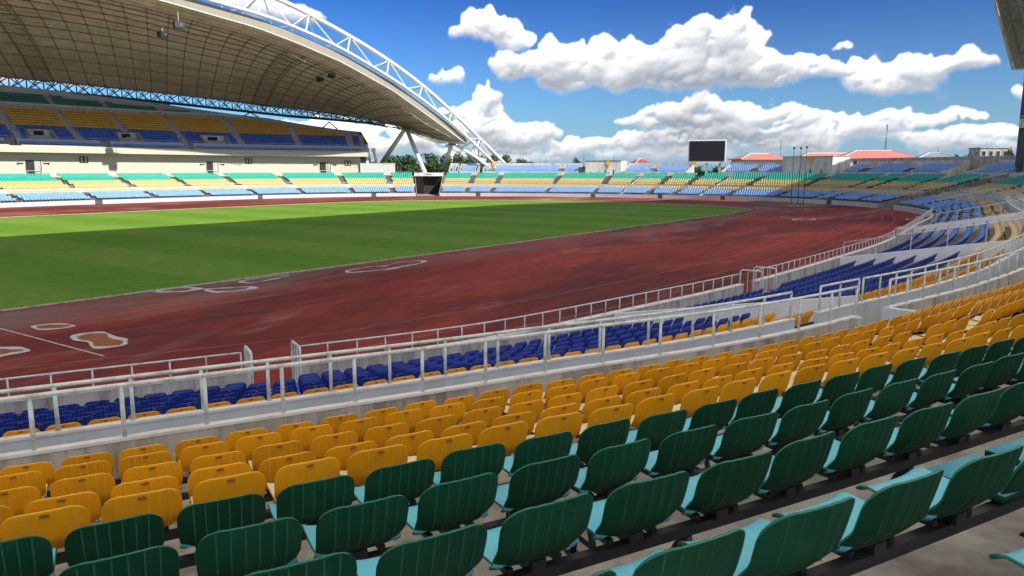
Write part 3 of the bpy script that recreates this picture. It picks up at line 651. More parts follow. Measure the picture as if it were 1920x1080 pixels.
# tunnels
for (a, b), nm in zip(TUN, ('right-hand ramp', 'far tunnel')):
    for s, sd in ((a, 'right' if a < 200 else 'right'), (b, 'left')):
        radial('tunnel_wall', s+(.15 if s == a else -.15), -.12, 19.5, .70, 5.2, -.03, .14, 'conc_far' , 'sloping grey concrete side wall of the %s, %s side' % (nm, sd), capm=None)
    m = MB(); m.sweep(srange(a+.3, b-.3, 1), [(.2, .008), (26, .008), (26, .004), (.2, .004)]); tag(m.build('tunnel_floor', 'duct'), kind='structure')
a, b = TUN[1]
m = MB(); m.sweep(srange(a, b, 1), [(13.0, 4.2), (13.6, 4.2), (13.6, 5.0), (13.0, 5.0)]); t_ = tag(m.build('tunnel_header', 'whiteb'), 'white concrete header beam over the far tunnel mouth', 'beam')
m = MB(); m.sweep(srange((a+b)/2-.5, (a+b)/2+.5, .5), [(12.94, 4.55), (12.99, 4.55), (12.99, 4.72), (12.94, 4.72)]); m.build('red_plate', 'redroof2', t_)
m = MB(); m.sweep(srange(a+.3, b-.3, 1), [(13.6, 4.2), (24, 4.2), (24, 4.6), (13.6, 4.6)]); tag(m.build('tunnel_roof', 'concrete'), kind='structure')
m = MB(); m.sweep(srange(a+.3, b-1.6, 1), [(15, 0), (15.3, 0), (15.3, 4.2), (15, 4.2)]); tag(m.build('tunnel_back_wall', 'dark'), 'dark inner wall closing the far tunnel', 'wall')  # near-black panel put in for the tunnel's inner shade
a, b = TUN[0]
m = MB(); m.sweep(srange(a+.3, b-.3, 1), [(16.5, 3.6), (22, 3.6), (22, 4.5), (16.5, 4.5)]); tag(m.build('ramp_bridge', 'conc_wall'), 'grey concrete bridge across the top of the right-hand ramp', 'bridge')
m = MB(); m.sweep(srange(a+.3, b-.3, 1), [(21.5, 0), (21.8, 0), (21.8, 3.6), (21.5, 3.6)]); tag(m.build('ramp_end_wall', 'dark'), 'dark end wall under the bridge of the right-hand ramp', 'wall')  # near-black panel paints the shade beneath the bridge

# ------------------------------------------------------------------ railings
def railing(a, b, off, z0, z1, spacing, label, r=.027, rp=.024, ends=False, far=False, posts0=None, group='white steel guard railings', m='rail'):
    e = empty('guard_railing', label, 'railing', (0, 0, 0), group=group)
    n = 5 if far else 8
    p = MB(); p.pipe([(*PT(s, off), z1) for s in srange(a, b, .6 if not far else 2)], r, n); p.build('top_rail', m, e, smooth=True)
    k = max(1, int(round((b-a)/spacing))); xs = [a+(b-a)*i/k for i in range(k+1)]
    if far:
        q = MB()
        for s in xs: q.tube((*PT(s, off), z0), (*PT(s, off), z1), rp, 4, caps=False)
        tag(q.build('posts', m, e), kind='stuff')
    else:
        t = MB(); t.tube((0, 0, z0), (0, 0, z1), rp, 8); t.tube((0, 0, z0), (0, 0, z0+.012), rp*1.9, 8); md = t.data('post', [m], True)
        for s in xs:
            o = link('post', md, e); o.location = (*PT(s, off), 0)
    return e
RZ1, RZ2 = 3.355, 3.165
railing(-14, 11.05, OFF1+.045, 2.74, RZ1, .86, 'white guard railing on the concrete wall nearest the yellow seats, left of the gap')
railing(12.45, 24.2, OFF1+.045, 2.74, RZ1, .86, 'white guard railing on the concrete wall, right of the gap', )
railing(24.6, 57.4, OFF1+.045, 2.74, RZ1, .8, 'white guard railing along the upper walkway round the right bend')
railing(58.6, 112, OFF1+.045, 2.74, RZ1, .9, 'white guard railing of the upper walkway beyond the right bend', far=True)
railing(-14, 10.6, OFF2+.05, 2.6, RZ2, .83, 'white guard railing on the pale wall behind the blue seats, left of the gap')
railing(11.7, 13.4, OFF2+.05, 2.6, RZ2, .83, 'short white guard railing on the pale wall beside the first gap')
railing(13.6, 33.0, OFF2+.05, 2.6, RZ2, .83, 'white guard railing on the pale wall beyond the first partition')
railing(33.9, 57.5, OFF2+.05, 2.6, RZ2, .83, 'white guard railing on the pale wall round the right bend')
railing(58.6, 112, OFF2+.05, 2.6, RZ2, .9, 'white guard railing on the pale wall beyond the right bend', far=True)
fr = [(-14, 2.2, 'slim white rail on the parapet beside the track, left of the first gate'), (3.4, 21.5, 'slim white rail on the parapet between the first and second gates'), (22.9, 47.5, 'slim white rail on the parapet between the second and third gates'), (49.0, 57.8, 'slim white rail on the parapet right of the third gate'), (58.2, 88, 'slim white rail following the parapet round the right bend')]
for a, b, lab in fr:
    railing(a, b, .09, par_top(a)+.04, 1.78, .69, lab, r=.02, rp=.018)
# gate hoops
for a, b in GATES[:3]:
    for s, nm in ((a, 'left'), (b, 'right')):
        e = empty('gate_hoop', 'white steel hoop rail on the %s side of the %s gate in the near parapet' % (nm, {2.3: 'first', 21.6: 'second', 47.6: 'third'}[a]), 'railing', group='hoop rails at the parapet gates')
        h = MB(); P_ = [(*PT(s, .05), .6), (*PT(s, .05), 1.88), (*PT(s, .1), 1.92), (*PT(s, .72), 1.92), (*PT(s, .78), 1.88), (*PT(s, .78), .7)]
        h.pipe(P_, .028, 8); h.build('hoop', 'rail', e, True)
        for o_ in (.3, .5):
            q = MB(); q.tube((*PT(s, o_), .95), (*PT(s, o_), 1.9), .012, 6); q.build('bar', 'rail', e)
        q = MB(); q.tube((*PT(s, .06), .98), (*PT(s, .77), .98), .014, 6); q.build('lower_rail', 'rail', e)
# rails of the far stands
railing(119.5, 214.5, OFF1+.06, 2.46, 3.02, 1.9, 'thin dark rail along the walkway of the end stand', r=.035, rp=.03, far=True, m='truss', group='far walkway rails')
railing(220.6, SMAX-2, OFF1+.06, 2.46, 2.9, 1.9, 'thin pale rail along the walkway of the far lower stand', r=.03, rp=.03, far=True, group='far walkway rails')
# handrails down the right partition and tunnel
for s, o0, o1, lab in ((57.9, .3, 6.4, 'white sloping handrail on the partition at the right bend'), (94.5, .3, 6.4, 'white sloping handrail beside the front blue seats at far right'), (113.6, .3, 16, 'white handrail on the near edge of the right-hand ramp'), (118.9, .3, 16, 'white handrail on the far edge of the right-hand ramp'), (33.3, .3, 6.4, 'white sloping handrail on the second partition')):
    e = empty('stair_handrail', lab, 'handrail', group='sloping handrails')
    q = MB(); zf = lambda o: 1.75+(o-.2)*.245+.35
    q.pipe([(*PT(s, o), zf(o)) for o in (o0, (o0+o1)/2, o1)], .03, 6); q.build('rail', 'rail', e, True)
    k = int((o1-o0)/1.1)
    for i in range(k+1):
        o = o0+(o1-o0)*i/k; q = MB(); q.tube((*PT(s, o), zf(o)-.85), (*PT(s, o), zf(o)), .02, 6); q.build('post', 'rail', e)
# ------------------------------------------------------------------ seats
HW = .222; BH = .30; SEATZ = TREAD
def shell(name, kind, part):
    """one-piece plastic shell; local origin on the tread under the top of the back, +y towards the field"""
    xs = [-1, -.96, -.88, -.78]
    ribs = [-.66, -.40, -.13, .13, .40, .66]
    cols = sorted(set([-1, -.97, -.92, -.85, -.76] + sum([[r-.03, r, r+.03] for r in ribs], []) + [.76, .85, .92, .97, 1, 0, -.53, .53, -.265, .265]))
    V = []; Fc = []; Mi = []
    rc = .105
    if part == 'back': prof = [1, .97, .9, .8, .68, .55, .42, .30, .2, .12, .06, 0]
    else: prof = [0, .06, .15, .3, .5, .7, .85, .94, 1]
    for t in prof:
        for c in cols:
            ax = abs(c)
            if part == 'back':
                hw = HW*(1-.06*(1-t)**2 - .10*max(0, .35-t)**1.2)
                x = c*hw; drop = 0
                if abs(x) > hw-rc: q = (abs(x)-(hw-rc))/rc; drop = rc*(1-math.sqrt(max(0, 1-q*q)))
                top = SEATZ-drop*.95; base = SEATZ-BH
                z = base+(top-base)*t
                h = (z-base)/BH
                y = .085-.085*h + (.05*max(0, .3-h)/.3 if h < .3 else 0)**1 + .048*ax**3.2 - .006*math.sin(h*math.pi)
                if any(abs(c-r) < .001 for r in ribs) and .05 < t < .99: y -= .0045
            else:
                hw = HW*(.955 - .03*t - (.10*max(0, t-.85)/.15)**1.5)
                x = c*hw
                y = .135+.345*t; dip = .018*math.sin(min(1, t*1.1)*math.pi)
                z = SEATZ-BH - .026*math.sin(min(1, t*1.6)*math.pi/2) + .03*t - dip*(1-ax**3) + .022*ax**4
                if t > .9: z -= .03*(t-.9)/.1
                if t == 0: z = SEATZ-BH+.0; y = .133+.048*ax**3.2
                if any(abs(c-r) < .001 for r in ribs) and .1 < t < .9: z += .004
            V.append((x, y, z))
    n = len(cols)
    for i in range(len(prof)-1):
        for j in range(n-1):
            f = (i*n+j, i*n+j+1, (i+1)*n+j+1, (i+1)*n+j)
            Fc.append(f[::-1] if part == 'back' else f[::-1])
            rib = part == 'back' and any(abs(cols[j]-r) < .001 for r in ribs) and 1 <= i <= 9
            Mi.append(3 if rib else 0)
    me = bpy.data.meshes.new(name); me.from_pydata(V, [], Fc)
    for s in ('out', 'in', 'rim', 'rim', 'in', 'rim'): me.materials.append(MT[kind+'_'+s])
    me.polygons.foreach_set('material_index', Mi); me.polygons.foreach_set('use_smooth', [True]*len(Fc)); me.update()
    # make normals of the outer side point away from the sitter (-y for the back, down for the pan)
    o = bpy.data.objects.new('tmp', me); COL.objects.link(o)
    nrm = me.polygons[len(Fc)//2].normal
    if (part == 'back' and nrm.y > 0) or (part == 'pan' and nrm.z > 0): me.flip_normals()
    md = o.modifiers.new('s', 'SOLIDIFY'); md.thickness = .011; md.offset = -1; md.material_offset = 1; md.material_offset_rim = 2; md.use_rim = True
    dg = bpy.context.evaluated_depsgraph_get(); out = bpy.data.meshes.new_from_object(o.evaluated_get(dg)); out.name = name
    bpy.data.objects.remove(o); return out
SH = {}
for kd in ('green', 'yel', 'blue'): SH[kd] = (shell('backrest', kd, 'back'), shell('seat_pan', kd, 'pan'))
b = MB(); b.box((0, .30, SEATZ-BH-.055), (.05, .26, .05)); b.box((0, .15, SEATZ-BH-.035), (.07, .03, .05)); b.box((-.12, .28, SEATZ-BH-.045), (.03, .22, .03)); b.box((.12, .28, SEATZ-BH-.045), (.03, .22, .03))
BRK = b.data('bracket', ['black'])
b = MB(); sl = []
for k in range(12):
    t = 2*math.pi*k/12; sl.append((.026*math.cos(t), .008*math.sin(t)))
b.add([(x, -.0075, SEATZ-.026+z) for x, z in sl]+[(x, .004, SEATZ-.026+z) for x, z in sl], [tuple(range(12))]+[(k, 12+k, 12+(k+1) % 12, (k+1) % 12) for k in range(12)])
SLOT = b.data('handle_slot', ['slot'])
def seat(label, kind, x, y, z, rz, nob=False):
    e = empty('stadium_seat', label, 'seat', (x, y, z), rz, 'plastic stadium seats in the near stand')
    if not nob:
        o = link('backrest', SH[kind][0], e); o.scale = (1, 1, 1)
        if kind != 'green': link('handle_slot', SLOT, e)
    link('seat_pan', SH[kind][1], e); link('bracket', BRK, e)
    return e
ROWNAME = {'A': 'the nearest green row', 'B': 'the second nearest green row', 'C': 'the third nearest green row', 'D': 'the farthest green row', 'Z': 'the bottom right corner row', 'Y': 'the row beside the camera',
 'E': 'the yellow row touching the green seats', 'F': 'the yellow row second from the green seats', 'G': 'the middle near yellow row', 'H': 'the yellow row one before the concrete wall', 'I': 'the yellow row along the concrete wall',
 'J': 'the lower yellow row against the pale wall', 'K': 'the lower yellow row touching the blue seats', 'L': 'the blue row touching the lower yellow seats', 'M': 'the second blue row from the yellow seats', 'N': 'the middle blue row', 'O': 'the blue row second from the parapet', 'P': 'the front blue row along the parapet'}
CN = {'green': 'dark green and turquoise seat', 'yel': 'yellow plastic seat', 'blue': 'dark blue plastic seat'}
OFFS = {'A': .27, 'B': .262, 'C': .24, 'D': .225, 'E': .365, 'F': .40, 'G': .49, 'H': .465, 'I': .475, 'K': .10, 'Z': .27, 'Y': .27}
NEAR_END = 57.9
ROWNAME.update({'Pb': 'the front blue row beyond the partition', 'Ob': 'the second blue row beyond the partition', 'Nb': 'the third blue row beyond the partition', 'Mb': 'the fourth blue row beyond the partition', 'Lb': 'the fifth blue row beyond the partition', 'Xb': 'the rearmost blue row beyond the partition', 'Kb': 'the front lower yellow row beyond the partition', 'Jb': 'the rear lower yellow row beyond the partition'})
spots = []
part_lo = [13.5, 33.3, 57.9]; part_up = [24.4, 40.0, 57.9]
for r, o, zt in LOW+LOWB+UPP:
    # walk along this row at .5 m spacing, phase measured at u=0
    s = 0.0; ph = OFFS.get(r, .1+.17*((ord(r[0])*7) % 3))
    lst = []
    for sgn in (1, -1):
        s = 0.0; d = 0.0; nxt = (ph % .5) if sgn > 0 else .5-(ph % .5); prev = PT(0, o)
        while True:
            s2 = s+sgn*.05; p = PT(s2, o); dd = math.dist(prev, p)
            if d+dd >= nxt:
                t = (nxt-d)/dd; sc = s+(s2-s)*t; lst.append(sc); nxt += .5
            d += dd; s = s2; prev = p
            if (sgn > 0 and s > NEAR_END) or (sgn < 0 and s < -9): break
    cutl = part_up if o > OFF1 else part_lo
    for sc in sorted(lst):
        if any(abs(sc-c) < .42 for c in cutl): continue
        if o < 1.2 and any(a-.1 < sc < b+.1 for a, b in GATES[:3]): continue
        if (o < OFF1 and ((sc > BEND[0]) != (len(r) == 2))): continue
        if r == 'Y' or (r == 'Z' and sc < 2.2): continue
        x, y = PT(sc, o); q = project(x, y, zt)
        vis = q is not None and -60 < q[0] < (2600 if q[2] < 3 else 2000) and 0 < q[1] < 1350 and q[2] > .3
        spots.append((r, COLOR[r], x, y, zt-TREAD, facing(sc, o), (1/q[2]) if vis else -1, q, sc))
order = sorted([i for i, t in enumerate(spots) if t[6] > 0], key=lambda i: -spots[i][6])
single = set(order[:300])
cnt = {}
def nth(n): return '%d%s' % (n, 'th' if 10 <= n % 100 <= 20 else {1: 'st', 2: 'nd', 3: 'rd'}.get(n % 10, 'th'))
broken = []
for bx, by in ((1738, 606), (1832, 590)):
    c = [(math.hypot(t[7][0]-bx, t[7][1]-by), i) for i, t in enumerate(spots) if i in single and t[0] in 'FGHI']
    broken.append(min(c)[1])
for i, t in enumerate(spots):
    if i not in single: continue
    r, kd, x, y, z, rz, _, q, sc = t
    cnt[r] = cnt.get(r, 0)+1
    jx, jr = random.uniform(-.006, .006), random.uniform(-.035, .035)
    if i in broken: lab = 'broken backless yellow seat, %s from left in %s' % (nth(cnt[r]), ROWNAME[r].replace('the near yellow block', 'near yellow block'))
    else: lab = '%s, %s from left in %s' % (CN[kd], nth(cnt[r]), ROWNAME[r])
    e = seat(lab, kd, x+jx, y, z+random.uniform(-.004, .004), rz+jr, i in broken)
    e.rotation_euler[0] = random.uniform(-.03, .03)
# all further seats of the near stand : joined
def mid_seat():
    V = []; Fc = []; Mi = []
    cols = [(-1, 0), (-.86, 1), (-.6, 1.0), (0, 1.0), (.6, 1.0), (.86, 1), (1, 0)]
    th = .011
    for side in (0, 1):
        b0 = len(V)
        for c, full in cols:
            dr = .09 if abs(c) == 1 else (.025 if abs(c) > .8 else 0)
            yb = .03*abs(c)**2.2+side*th
            V += [(c*HW, yb, TREAD-dr), (c*HW*.97, yb+.05, TREAD-.17), (c*HW*.93, yb+.10, TREAD-.29)]
        for j in range(6):
            for k in range(2):
                f = (b0+j*3+k, b0+j*3+k+1, b0+(j+1)*3+k+1, b0+(j+1)*3+k)
                Fc.append(f if side == 0 else f[::-1]); Mi.append(side)
    for j in range(6): Fc.append((j*3, (j+1)*3, 21+(j+1)*3, 21+j*3)); Mi.append(2)
    Fc.append((0, 21, 22, 1)); Mi.append(2); Fc.append((1, 22, 23, 2)); Mi.append(2); Fc.append((18, 19, 40, 39)); Mi.append(2); Fc.append((19, 20, 41, 40)); Mi.append(2)
    b0 = len(V)
    V += [(-.20, .12, TREAD-.30), (.20, .12, TREAD-.30), (.21, .47, TREAD-.30), (-.21, .47, TREAD-.30), (-.20, .12, TREAD-.335), (.20, .12, TREAD-.335), (.21, .47, TREAD-.335), (-.21, .47, TREAD-.335)]
    for f in ((0,1,2,3),): Fc.append(tuple(b0+i for i in f)); Mi.append(1)
    for f in ((7,6,5,4), (0,4,5,1), (1,5,6,2), (2,6,7,3), (3,7,4,0)): Fc.append(tuple(b0+i for i in f)); Mi.append(0)
    return V, Fc, Mi
MV, MF, MM = mid_seat()
for kd in ('green', 'yel', 'blue'):
    rest = [t for i, t in enumerate(spots) if i not in single and t[1] == kd]
    if rest:
        me = instmesh('seats', MV, MF, MM, [(t[2], t[3], t[4]) for t in rest], [t[5] for t in rest], [kd+'_out', kd+'_in', kd+'_rim'])
        tag(link('%s_seats' % {'green': 'green', 'yel': 'yellow', 'blue': 'blue'}[kd], me), 'remaining %s plastic seats of the near stand and right bend' % {'green': 'green', 'yel': 'yellow', 'blue': 'blue'}[kd], 'seats', kind='stuff')
# carrying beams with legs
for r, o, zt in LOW+LOWB+UPP:
    if r == 'Y': continue
    e = empty('seat_support_beam', 'black steel beam carrying '+ROWNAME[r], 'beam', group='black steel beams under the seat rows')
    m = MB(); z = zt-BH-.115; a, b_ = (-9, 35) if o > OFF1 else ((-9, 13.3) if len(r) == 1 else (13.8, 50))
    if r == 'Z': a = 1.4
    m.sweep(srange(a, b_, .8), [(o-.19, z+.012), (o-.14, z+.012), (o-.14, z+.062), (o-.19, z+.062)][::-1]); m.build('beam', 'black', e)
    if r in 'ZABCDEFG' and len(r) == 1:
        t = MB(); zz = z-(zt-TREAD)
        t.pipe([(0, .165, zz), (0, .15, zz*.7), (0, .11, zz*.35), (0, .05, 0)], .022, 6)
        t.pipe([(0, .17, zz), (0, .24, zz*.75), (0, .30, zz*.35), (0, .32, 0)], .020, 6)
        t.tube((0, .115, zz*.38), (0, .295, zz*.38), .015, 6); t.box((0, .05, .006), (.07, .09, .012)); t.box((0, .32, .006), (.07, .09, .012))
        md = t.data('leg', ['black'], True)
        s = a+.55
        while s < (16 if r in 'ZABC' else 12):
            x, y = PT(s, o); l = link('leg', md, e); l.location = (x, y, zt-TREAD); l.rotation_euler = (0, 0, facing(s, o)); s += 1.5
# ------------------------------------------------------------------ seats of the far bowl (thousands: joined per colour and stand)
def far_seat():
    w, h = .225, .30
    V = [(-w*.95, .115, TREAD-.30), (w*.95, .115, TREAD-.30), (w, .02, TREAD-.03), (w*.8, .01, TREAD), (-w*.8, .01, TREAD), (-w, .02, TREAD-.03)]
    V += [(x, y-.02, z) for x, y, z in V[:6]]
    V += [(-w*.9, .12, TREAD-.31), (w*.9, .12, TREAD-.31), (w*.93, .47, TREAD-.30), (-w*.93, .47, TREAD-.30), (w*.93, .46, TREAD-.36), (-w*.93, .46, TREAD-.36), (-w*.9, .12, TREAD-.35), (w*.9, .12, TREAD-.35)]
    F_ = [(5, 4, 3, 2, 1, 0), (6, 7, 8, 9, 10, 11), (0, 6, 11, 5), (1, 2, 8, 7), (2, 3, 9, 8), (3, 4, 10, 9), (4, 5, 11, 10), (12, 13, 14, 15), (15, 14, 16, 17), (18, 17, 16, 19)]
    return V, F_, [0]*len(F_)
FV, FF, FM = far_seat()
AIS = [294.6, 283.6, 273.4, 263.2, 253.6, 243.9, 233.4, 225.0, 209.2, 203.8, 191.8, 181.5, 170.0, 164.6, 153.6, 143.5, 131.6, 125.0, 105.5, 96.5, 87.5, 78.5, 69.5]
AW = .62
def far_rows(rows, s0, s1, cutsets, spacing=.5):
    L_ = []
    for o, z in rows:
        prev = PT(s0, o); d = 0; nxt = .25; s = s0
        while s < s1:
            s2 = s+.1; p = PT(s2, o); dd = math.dist(prev, p)
            if d+dd >= nxt:
                sc = s+.1*(nxt-d)/dd; nxt += spacing
                if not any(a < sc < b for a, b in cutsets): L_.append((*PT(sc, o), z, facing(sc, o)+random.uniform(-.04, .04), sc, o))
            d += dd; s = s2; prev = p
    return L_
lowcut = [(a-AW, a+AW) for a in AIS]+[(a-.4, b+.4) for a, b in TUN]+[(s-.45, s+.45) for s in (175.8, 159.3, 135.2)]
for nm, s0, s1 in (('end stand and right bend', NEAR_END, 217.0), ('far lower stand', 217.0, SMAX-2)):
    for kd, m_, cn in (('blue', 'f_blue', 'light blue'), ('yel', 'f_yel', 'pale yellow'), ('green', 'f_teal', 'teal')):
        rws = [(o, zt-TREAD) for r, o, zt in LOW+UPP if COLOR[r] == kd]
        S = far_rows(rws, s0+.3, s1, lowcut)
        me = instmesh('seats', FV, FF, FM, [(t[0], t[1], t[2]) for t in S], [t[3] for t in S], [m_])
        tag(link(cn.replace(' ', '_')+'_seats', me), '%s seat rows of the %s' % (cn, nm), 'seats', kind='stuff')
# stepped aisles
for i, s in enumerate(AIS):
    if s > SMAX-3: continue
    place = 'in the far lower stand' if s > 217 else ('in the end stand' if s > 118 else 'at the far right bend')
    e = empty('aisle_steps', 'dark dirty aisle steps %s, stairway %s from the right' % (place, nth(len([a for a in AIS if a < s and ((a > 217) == (s > 217)) and ((a > 118) == (s > 118))])+1)), 'stairs', (0, 0, 0), group='aisle stairs between seat blocks')
    for rows, first in ((LOW, .2), (UPP, OFF1+.2)):
        m = MB()
        P_ = [(first, rows[0][2]-TREAD+.004)]; pz = P_[0][1]
        for j, (r, o, zt) in enumerate(rows):
            z = zt-TREAD; P_ += [(P_[-1][0], z+.02), (o-.28, z+.02), (o-.28, z+.11), (o+.1, z+.11)]
        P_ += [(P_[-1][0], rows[-1][2]-TREAD+.003), (P_[-1][0], -.02), (first, -.02)]
        m.sweep([s-AW+.05, s, s+AW-.05], P_[::-1]); m.build('flight', 'step', e)
# ------------------------------------------------------------------ end stand, upper block
EROW = [(20.6+.82*k, 4.92+.27*k) for k in range(5)]
esec = [(19.3, 4.0), (19.3, 5.28)]
prev = 19.45
esec = [(18.6, -.03), (18.6, 4.27), (19.2, 4.27)]
for o, z in EROW: esec += [(esec[-1][0], z), (o+.12, z)]
esec += [(25.6, EROW[-1][1]), (25.6, -.03)]
SP = lambda px: find_s(px, 19.2, 5.3, 76, 222)
HOUSES = [(SP(1165), SP(1097)), (SP(1560), SP(1466))]
BAYS = [(82, SP(1812)), (SP(1762), SP(1574)), (SP(1464), SP(1352)), (SP(1286), SP(1168)), (SP(1082), SP(905)), (SP(895), SP(862)), (SP(858), SP(842))]
BL = ['far right beyond the ramp', 'right of the flagpoles', 'right of the scoreboard', 'left of the scoreboard', 'left of the weathered block house', 'by the tree gap', 'next to the far tunnel']
for (a, b), nm in zip(BAYS, BL):
    m = MB(); m.sweep(srange(a, b, 1.2), esec[::-1]); tag(m.build('seating_terrace', 'conc_far'), kind='structure')
    wall('front_wall', a, b, 19.15, 19.3, 4.2, 5.25, 'whiteb', 'low white front wall of the upper bay '+nm, cap='cap')
    wall('back_wall', a, b, 24.9, 25.1, 5.9, 7.25, 'whiteb', 'white back wall behind the upper seats '+nm, cap='cap')
    for s, nn in ((a, 'right'), (b, 'left')):
        radial('end_wall', s, 19.2, 25.1, 5.3, 6.9, 4.2, .22, 'conc_wall', 'grey sloping end wall on the %s of the upper bay %s' % (nn, nm))
    cc = 'f_blue' if a > 118 else 'f_blue'
    S = far_rows([(o, z) for o, z in EROW], a+.4, b-.4, [(q-.6, q+.6) for q in (SP(921), SP(1050), SP(1222), SP(1408), SP(1612), SP(1690), 97, 89)])
    me = instmesh('seats', FV, FF, FM, [(t[0], t[1], t[2]) for t in S], [t[3] for t in S], [cc])
    tag(link('light_blue_seats', me), 'light blue seat rows of the upper bay '+nm, 'seats', kind='stuff')
m = MB(); m.sweep(srange(82, 214.6, 1.5), [(18.0, 4.2), (25.6, 4.2), (25.6, -.03), (18.0, -.03)]); tag(m.build('promenade', 'conc_wall'), kind='structure')
# weathered wall running behind the bays
for a, b, z, nm in ((82, SP(1575), 7.9, 'right of the flagpoles'), (SP(1462), SP(1362), 7.5, 'right of the scoreboard')):
    wall('rear_wall', a, b, 26.2, 26.4, 4, z, 'conc_wall', 'grey concrete rear wall of the end stand '+nm, cap='cap')
def emblem(parent, x, y, z, rz, r):
    m = MB(); n = 14; pts = []
    for k in range(n*2):
        t = math.pi*k/n; rr = r if k % 2 == 0 else r*.78; pts.append((rr*math.cos(t), rr*math.sin(t)))
    m.add([(p[0], -.03, p[1]) for p in pts]+[(p[0], .03, p[1]) for p in pts], [tuple(range(2*n))]+[(k, 2*n+k, 2*n+(k+1) % (2*n), (k+1) % (2*n)) for k in range(2*n)])
    m.box((-.0, -.0, -r*1.35), (r*.5, .05, r*.8))
    o = m.build('yellow_emblem', 'yellow', parent); o.location = (x, y, z); o.rotation_euler = (0, 0, rz); return o
for (a, b), z, nm, mm in zip(HOUSES, (7.75, 8.25), ('weathered white concrete block house with yellow emblem, left of the scoreboard', 'white concrete block house with yellow emblem behind the flagpoles'), ('whiteb', 'whiteb')):
    e = empty('block_house', nm, 'building')
    w = MB(); w.sweep(srange(a, b, 1.5), [(19.2, 4.1), (25.5, 4.1), (25.5, z), (19.2, z)]); w.build('body', mm, e)
    w = MB(); w.sweep(srange(a-.1, b+.1, 1.5), [(19.05, z+.002), (25.6, z+.002), (25.6, z+.12), (19.05, z+.12)]); w.build('roof_slab', 'conc_wall', e)
    mid = (a+b)/2
    for f in (.2, .42, .64, .84):
        s = a+(b-a)*f; w = MB(); w.sweep([s-.09, s+.09], [(19.13, 4.2), (19.2, 4.2), (19.2, 5.2+.5*(f < .5)), (19.13, 5.2+.5*(f < .5))]); w.build('pipe', 'step', e)
    s = a+(b-a)*(.42 if a < 150 else .36)
    x, y = PT(s, 19.1); emblem(e, x, y, z-.55, fout(s), .62)
for s, o, z, nm in ((SP(921), 24.7, 6.9, 'above the middle aisle of the end stand'), (SP(1288), 24.7, 6.9, 'left of the scoreboard'), (SP(1846), 24.8, 7.2, 'on the far right rear wall')):
    x, y = PT(s, o); e = empty('wall_emblem', 'small yellow emblem '+nm, 'sign', (0, 0, 0)); q = emblem(e, x, y, z+.2, fout(s), .55); q.name = 'plate'
# banner with two letters seen under the scoreboard
s = find_s(1328, 21, 5.5, 140, 175)
e = empty('banner', 'pale blue banner with white letters below the scoreboard', 'banner', (*PT(s, 20), 5.35), fout(s)+.1)
m = MB(); m.box((0, 0, .75), (2.4, .08, 1.4)); m.build('cloth', 'banner', e)
def letter(ch, parent, x, z, h, m_='signwhite'):
    t = bpy.data.curves.new('letters', 'FONT'); t.body = ch; t.size = h; t.extrude = .01; t.align_x = 'CENTER'; t.align_y = 'CENTER'
    o = bpy.data.objects.new('tmp', t); COL.objects.link(o); dg = bpy.context.evaluated_depsgraph_get(); me = bpy.data.meshes.new_from_object(o.evaluated_get(dg)); bpy.data.objects.remove(o)
    me.materials.clear(); me.materials.append(MT[m_]); q = link('letters', me, parent); q.location = (x, -.06, z); q.rotation_euler = (R(90), 0, 0); return q
letter('CT', e, 0, .72, 1.2)
# scoreboard
x0, y0, _ = pix(1325, 285, 172); s = find_s(1325, 27, 9, 140, 175)
e = empty('scoreboard', 'big dark switched-off video scoreboard in a white frame above the end stand', 'scoreboard', (*PT(s, 27), 0), fout(s)+.25)
m = MB(); m.box((0, .9, 9.95), (8.5, 1.8, 5.1)); m.build('cabinet', 'signwhite', e)
m = MB(); m.box((0, -.06, 9.9), (7.9, .1, 4.55)); sc_ = m.build('screen', 'screen', e)
for k in range(5):
    m = MB(); m.box((-3.95+7.9*(k+1)/6, -.125, 9.9), (.03, .02, 4.5)); m.build('module_joint', 'black', sc_)
for x in (-2.9, 2.9, 0):
    m = MB(); m.box((x, .9, 3.7), (.5, .5, 7.4)); m.build('support_leg', 'conc_wall', e)
m = MB(); m.box((0, .3, 7.25), (6, .8, .2)); m.build('catwalk', 'rail', e)
m = MB(); m.tube((4.2, 1.5, 12.5), (4.2, 1.5, 13.9), .05, 6); m.tube((-2, .5, 12.5), (-2, .5, 12.9), .09, 6); m.build('antenna', 'truss', e)
# flagpoles
for i, (px, pyt, nm) in enumerate(((1489, 279, 'leftmost'), (1502, 279, 'middle'), (1513, 277, 'rightmost'))):
    D = 118-i*.6; x, y, z = pix(px, pyt, D)
    e = empty('flagpole', 'bare grey flagpole with dark ball top, %s of the three on the track' % nm, 'flagpole', (x, y, 0), group='three flagpoles by the end stand')
    m = MB(); m.tube((0, 0, 0), (0, 0, z), .06, 8, r2=.035); m.build('pole', 'truss', e, True)
    bm = bmesh.new(); bmesh.ops.create_uvsphere(bm, u_segments=10, v_segments=8, radius=.17, matrix=Matrix.Translation((0, 0, z+.1))); me = bpy.data.meshes.new('ball'); bm.to_mesh(me); bm.free(); me.materials.append(MT['black']); link('finial', me, e)
    m = MB(); m.box((0, 0, .12), (.4, .4, .24)); m.build('base', 'conc_wall', e)

